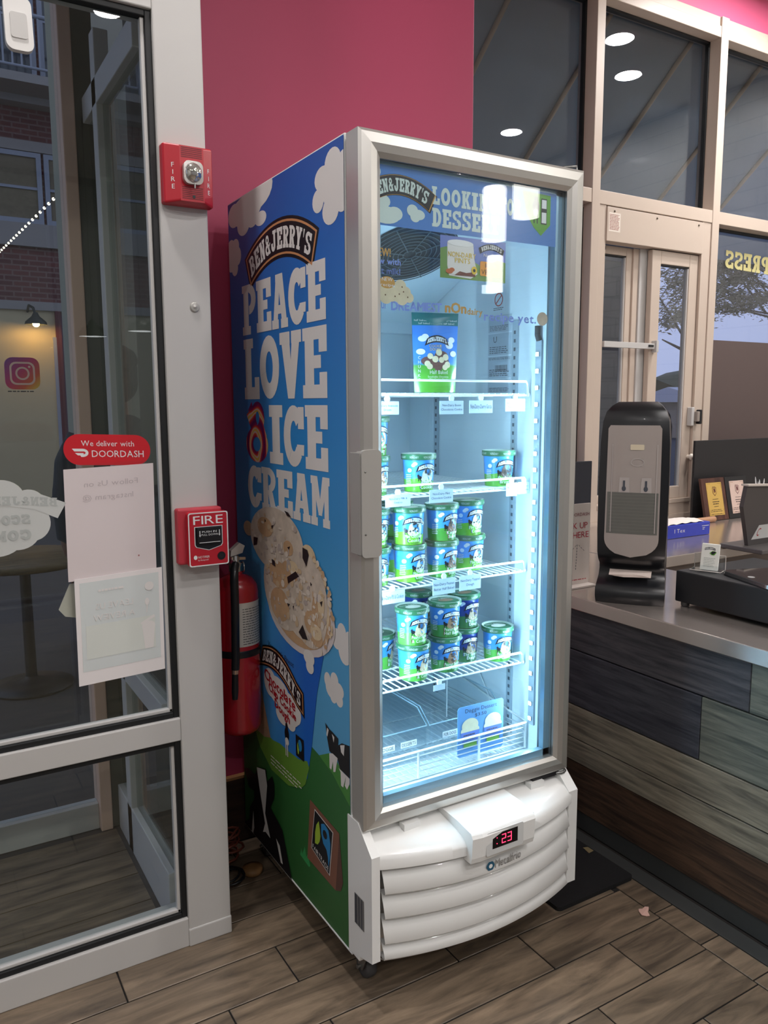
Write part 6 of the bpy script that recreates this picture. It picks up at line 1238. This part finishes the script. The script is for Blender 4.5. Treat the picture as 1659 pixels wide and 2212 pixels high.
# instagram sticker on the outer door's pane
ig = thing('glass_sticker', (-.572, 1.298, 1.61), 'rounded square camera logo sticker in purple to orange on the outer glass', 'sticker')
IGM = bpy.data.materials.new('sticker_gradient'); IGM.use_nodes = True; nt = IGM.node_tree; b_ = nt.nodes['Principled BSDF']; tc = nt.nodes.new('ShaderNodeTexCoord'); mp = nt.nodes.new('ShaderNodeMapping'); mp.inputs['Location'].default_value = (.05, 0, -.004); gd = nt.nodes.new('ShaderNodeSeparateXYZ'); mth = nt.nodes.new('ShaderNodeMath'); mth.operation = 'MULTIPLY_ADD'; mth.inputs[1].default_value = 5.0; m2 = nt.nodes.new('ShaderNodeMath'); m2.operation = 'MULTIPLY_ADD'; m2.inputs[1].default_value = -5.0; m2.inputs[2].default_value = .5
nt.links.new(tc.outputs['Object'], mp.inputs[0]); nt.links.new(mp.outputs[0], gd.inputs[0]); nt.links.new(gd.outputs[2], m2.inputs[0]); nt.links.new(gd.outputs[0], mth.inputs[0]); nt.links.new(m2.outputs[0], mth.inputs[2])
rp = nt.nodes.new('ShaderNodeValToRGB'); e = rp.color_ramp.elements; e[0].color = lin((120, 60, 150)); e[1].color = lin((240, 200, 70)); e.new(.45).color = lin((200, 50, 110)); e.new(.75).color = lin((226, 96, 60)); nt.links.new(mth.outputs[0], rp.inputs[0]); nt.links.new(rp.outputs[0], b_.inputs['Base Color'])
mb = MB(); mb.prism(rrect(-.626, -.518, 1.612, 1.718, .026), lambda a, b, d: (a, d, b), 1.2985, 1.2995, IGM); mb.build('badge', ig)
mb = MB(); fr = lambda a, b, l: (a, 1.2978-.0005*l, b); PKW = mat('sticker_pink_white', (236, 196, 190), .5)
o_ = rrect(-.611, -.533, 1.627, 1.703, .02, 5); i_ = rrect(-.605, -.539, 1.633, 1.697, .016, 5); mb.flat([[o_[i-1], o_[i], i_[i], i_[i-1]] for i in range(len(o_))], fr, 0, PKW); mb.flat(ring(-.572, 1.665, .022, .022, .016, .016, 0, 360, 20)+[ellipse(-.55, 1.687, .004, .004, 8)], fr, 0, PKW); mb.flat(bars(-.62, -.525, 1.602, 1.609, 1, .5, 9), fr, 0, NAVY); mb.build('camera_glyph', ig)
# bistro table outside
bt_ = thing('bistro_table', (-.42, 3.05, 0), 'black round pedestal table outside beyond the vestibule', 'table'); TBK = mat('cast_iron_black', (16, 17, 22), .45)
mb = MB(); mb.lathe([(.0, .0), (.22, .0), (.22, .012), (.12, .03), (.04, .05), (.03, .06)], (-.42, 3.05, 0), TBK, 28); mb.build('base', bt_); mb = MB(); mb.lathe([(.03, .05), (.028, .70)], (-.42, 3.05, 0), TBK, 14); mb.build('pedestal', bt_); mb = MB(); mb.lathe([(.0, .70), (.34, .70), (.35, .71), (.35, .73), (.34, .74), (0, .74)], (-.42, 3.05, 0), wood_mat('table_top_wood', (92, 74, 50), (134, 110, 76), 0, .5), 32); mb.build('table_top', bt_)

# figure added outside, back turned, standing in for a reflection in the glass
def skin_body(name, verts, edges, parent, mt, sub=2):
    me = bpy.data.meshes.new(name); me.from_pydata([v[:3] for v in verts], [], edges); o = bpy.data.objects.new(name, me); COL.objects.link(o); o.parent = parent; me.materials.append(mt)
    sk = o.modifiers.new('skin', 'SKIN'); 
    if not me.skin_vertices: me.attributes  # layer comes with the modifier
    return o, sk
pe = thing('reflection_figure', (-.09, 2.15, 0), 'dark-haired figure in dark clothes, added outside in place of a reflection in the glass', 'reflection_figure')
# one continuous surface: lofted rings for torso and head, limbs as tapering tubes joined into it
SKN = mat('skin_tone', (150, 108, 88), .6); DKC = mat('dark_navy_cloth', (26, 30, 44), .8); TRS = mat('dark_trousers', (24, 24, 28), .85); HAIR = mat('dark_hair', (22, 19, 18), .6, 0, .3, 60)
import bmesh
def fused(name, mbx, parent, voxel=.014):
    o = mbx.build(name, parent, 0, local=True); r = o.modifiers.new('remesh', 'REMESH'); r.mode = 'VOXEL'; r.voxel_size = voxel; r.use_smooth_shade = True
    s_ = o.modifiers.new('smooth', 'SMOOTH'); s_.iterations = 6; s_.factor = .5; return o
def loft(mb, rings, mt, n=20): mb.grid([[(cx+rx*math.cos(2*PI*i/n), cy+ry*math.sin(2*PI*i/n), z) for i in range(n)] for cx, cy, rx, ry, z in rings], mt, True, close_u=True); 
def capped(mb, rings, mt, n=20):
    loft(mb, rings, mt, n)
    for k in (0, -1): cx, cy, rx, ry, z = rings[k]; mb.face([(cx+rx*math.cos(2*PI*i/n), cy+ry*math.sin(2*PI*i/n), z) for i in range(n)], mt)
mb = MB()
capped(mb, [(0, 0, .15, .10, .86), (0, 0, .165, .115, .95), (0, 0, .145, .10, 1.10), (0, .0, .165, .115, 1.28), (0, 0, .18, .11, 1.40), (0, 0, .13, .085, 1.47), (0, 0, .058, .056, 1.50), (0, .005, .054, .054, 1.60)], SKN)
mb.ball((0, .012, 1.685), (.076, .096, .118), SKN, 20, 14); mb.ball((0, .105, 1.675), (.012, .018, .02), SKN, 10, 8); mb.ball((0, .085, 1.63), (.028, .02, .012), SKN, 10, 8)
for s_ in (-1, 1):
    mb.ball((s_*.078, .01, 1.68), (.012, .02, .032), SKN, 10, 8)
    mb.tube([(s_*.16, 0, 1.41), (s_*.215, .0, 1.30), (s_*.24, .01, 1.12), (s_*.225, .09, .92), (s_*.215, .11, .86)], [.055, .05, .042, .032, .028], SKN, 12)
    mb.ball((s_*.213, .118, .80), (.02, .036, .05), SKN, 10, 8)
    for k in range(4): mb.tube([(s_*.213, .095+.016*k, .77), (s_*.212, .10+.017*k, .735), (s_*.206, .105+.016*k, .705+.006*abs(k-1.5))], [.0095, .009, .0075], SKN, 8)
    mb.tube([(s_*.205, .14, .81), (s_*.195, .158, .775), (s_*.19, .16, .75)], [.011, .010, .008], SKN, 8)
    mb.tube([(s_*.085, 0, .90), (s_*.095, .0, .68), (s_*.095, .01, .48), (s_*.095, -.01, .28), (s_*.095, 0, .08)], [.09, .08, .058, .054, .042], SKN, 14)
    mb.ball((s_*.1, .05, .045), (.045, .125, .045), SKN, 12, 8)
fused('body', mb, pe)
mb = MB(); capped(mb, [(0, 0, .178, .125, .86), (0, 0, .18, .128, .96), (0, 0, .16, .115, 1.10), (0, 0, .18, .13, 1.28), (0, 0, .192, .124, 1.40), (0, 0, .14, .098, 1.475), (0, 0, .075, .072, 1.515)], DKC)
for s_ in (-1, 1): mb.tube([(s_*.15, 0, 1.41), (s_*.215, 0, 1.30), (s_*.242, .01, 1.12), (s_*.228, .085, .94)], [.07, .064, .056, .046], DKC, 14)
fused('shirt', mb, pe, .016)
mb = MB(); capped(mb, [(0, 0, .165, .12, .80), (0, 0, .172, .122, .92), (0, 0, .165, .115, .98)], TRS)
for s_ in (-1, 1): mb.tube([(s_*.085, 0, .90), (s_*.096, 0, .68), (s_*.096, .008, .48), (s_*.096, -.008, .28), (s_*.096, 0, .09)], [.10, .092, .072, .068, .058], TRS, 14)
fused('trousers', mb, pe, .016)
mb = MB(); mb.ball((0, -.012, 1.715), (.105, .112, .108), HAIR, 18, 12); mb.ball((0, -.05, 1.66), (.098, .075, .10), HAIR, 16, 10)
for i in range(26): a = rr.uniform(0, 2*PI); e_ = rr.uniform(.1, 1.3); mb.ball((.092*math.cos(a)*math.cos(e_), -.03+.09*math.sin(a)*math.cos(e_)-.02, 1.70+.10*math.sin(e_)), .034, HAIR, 8, 6)
fused('hair', mb, pe, .012)
for s_ in (-1, 1): mb = MB(); mb.ball((s_*.1, .05, .042), (.05, .132, .042), TBK, 12, 8); mb.build('shoe', pe, 0, local=True)
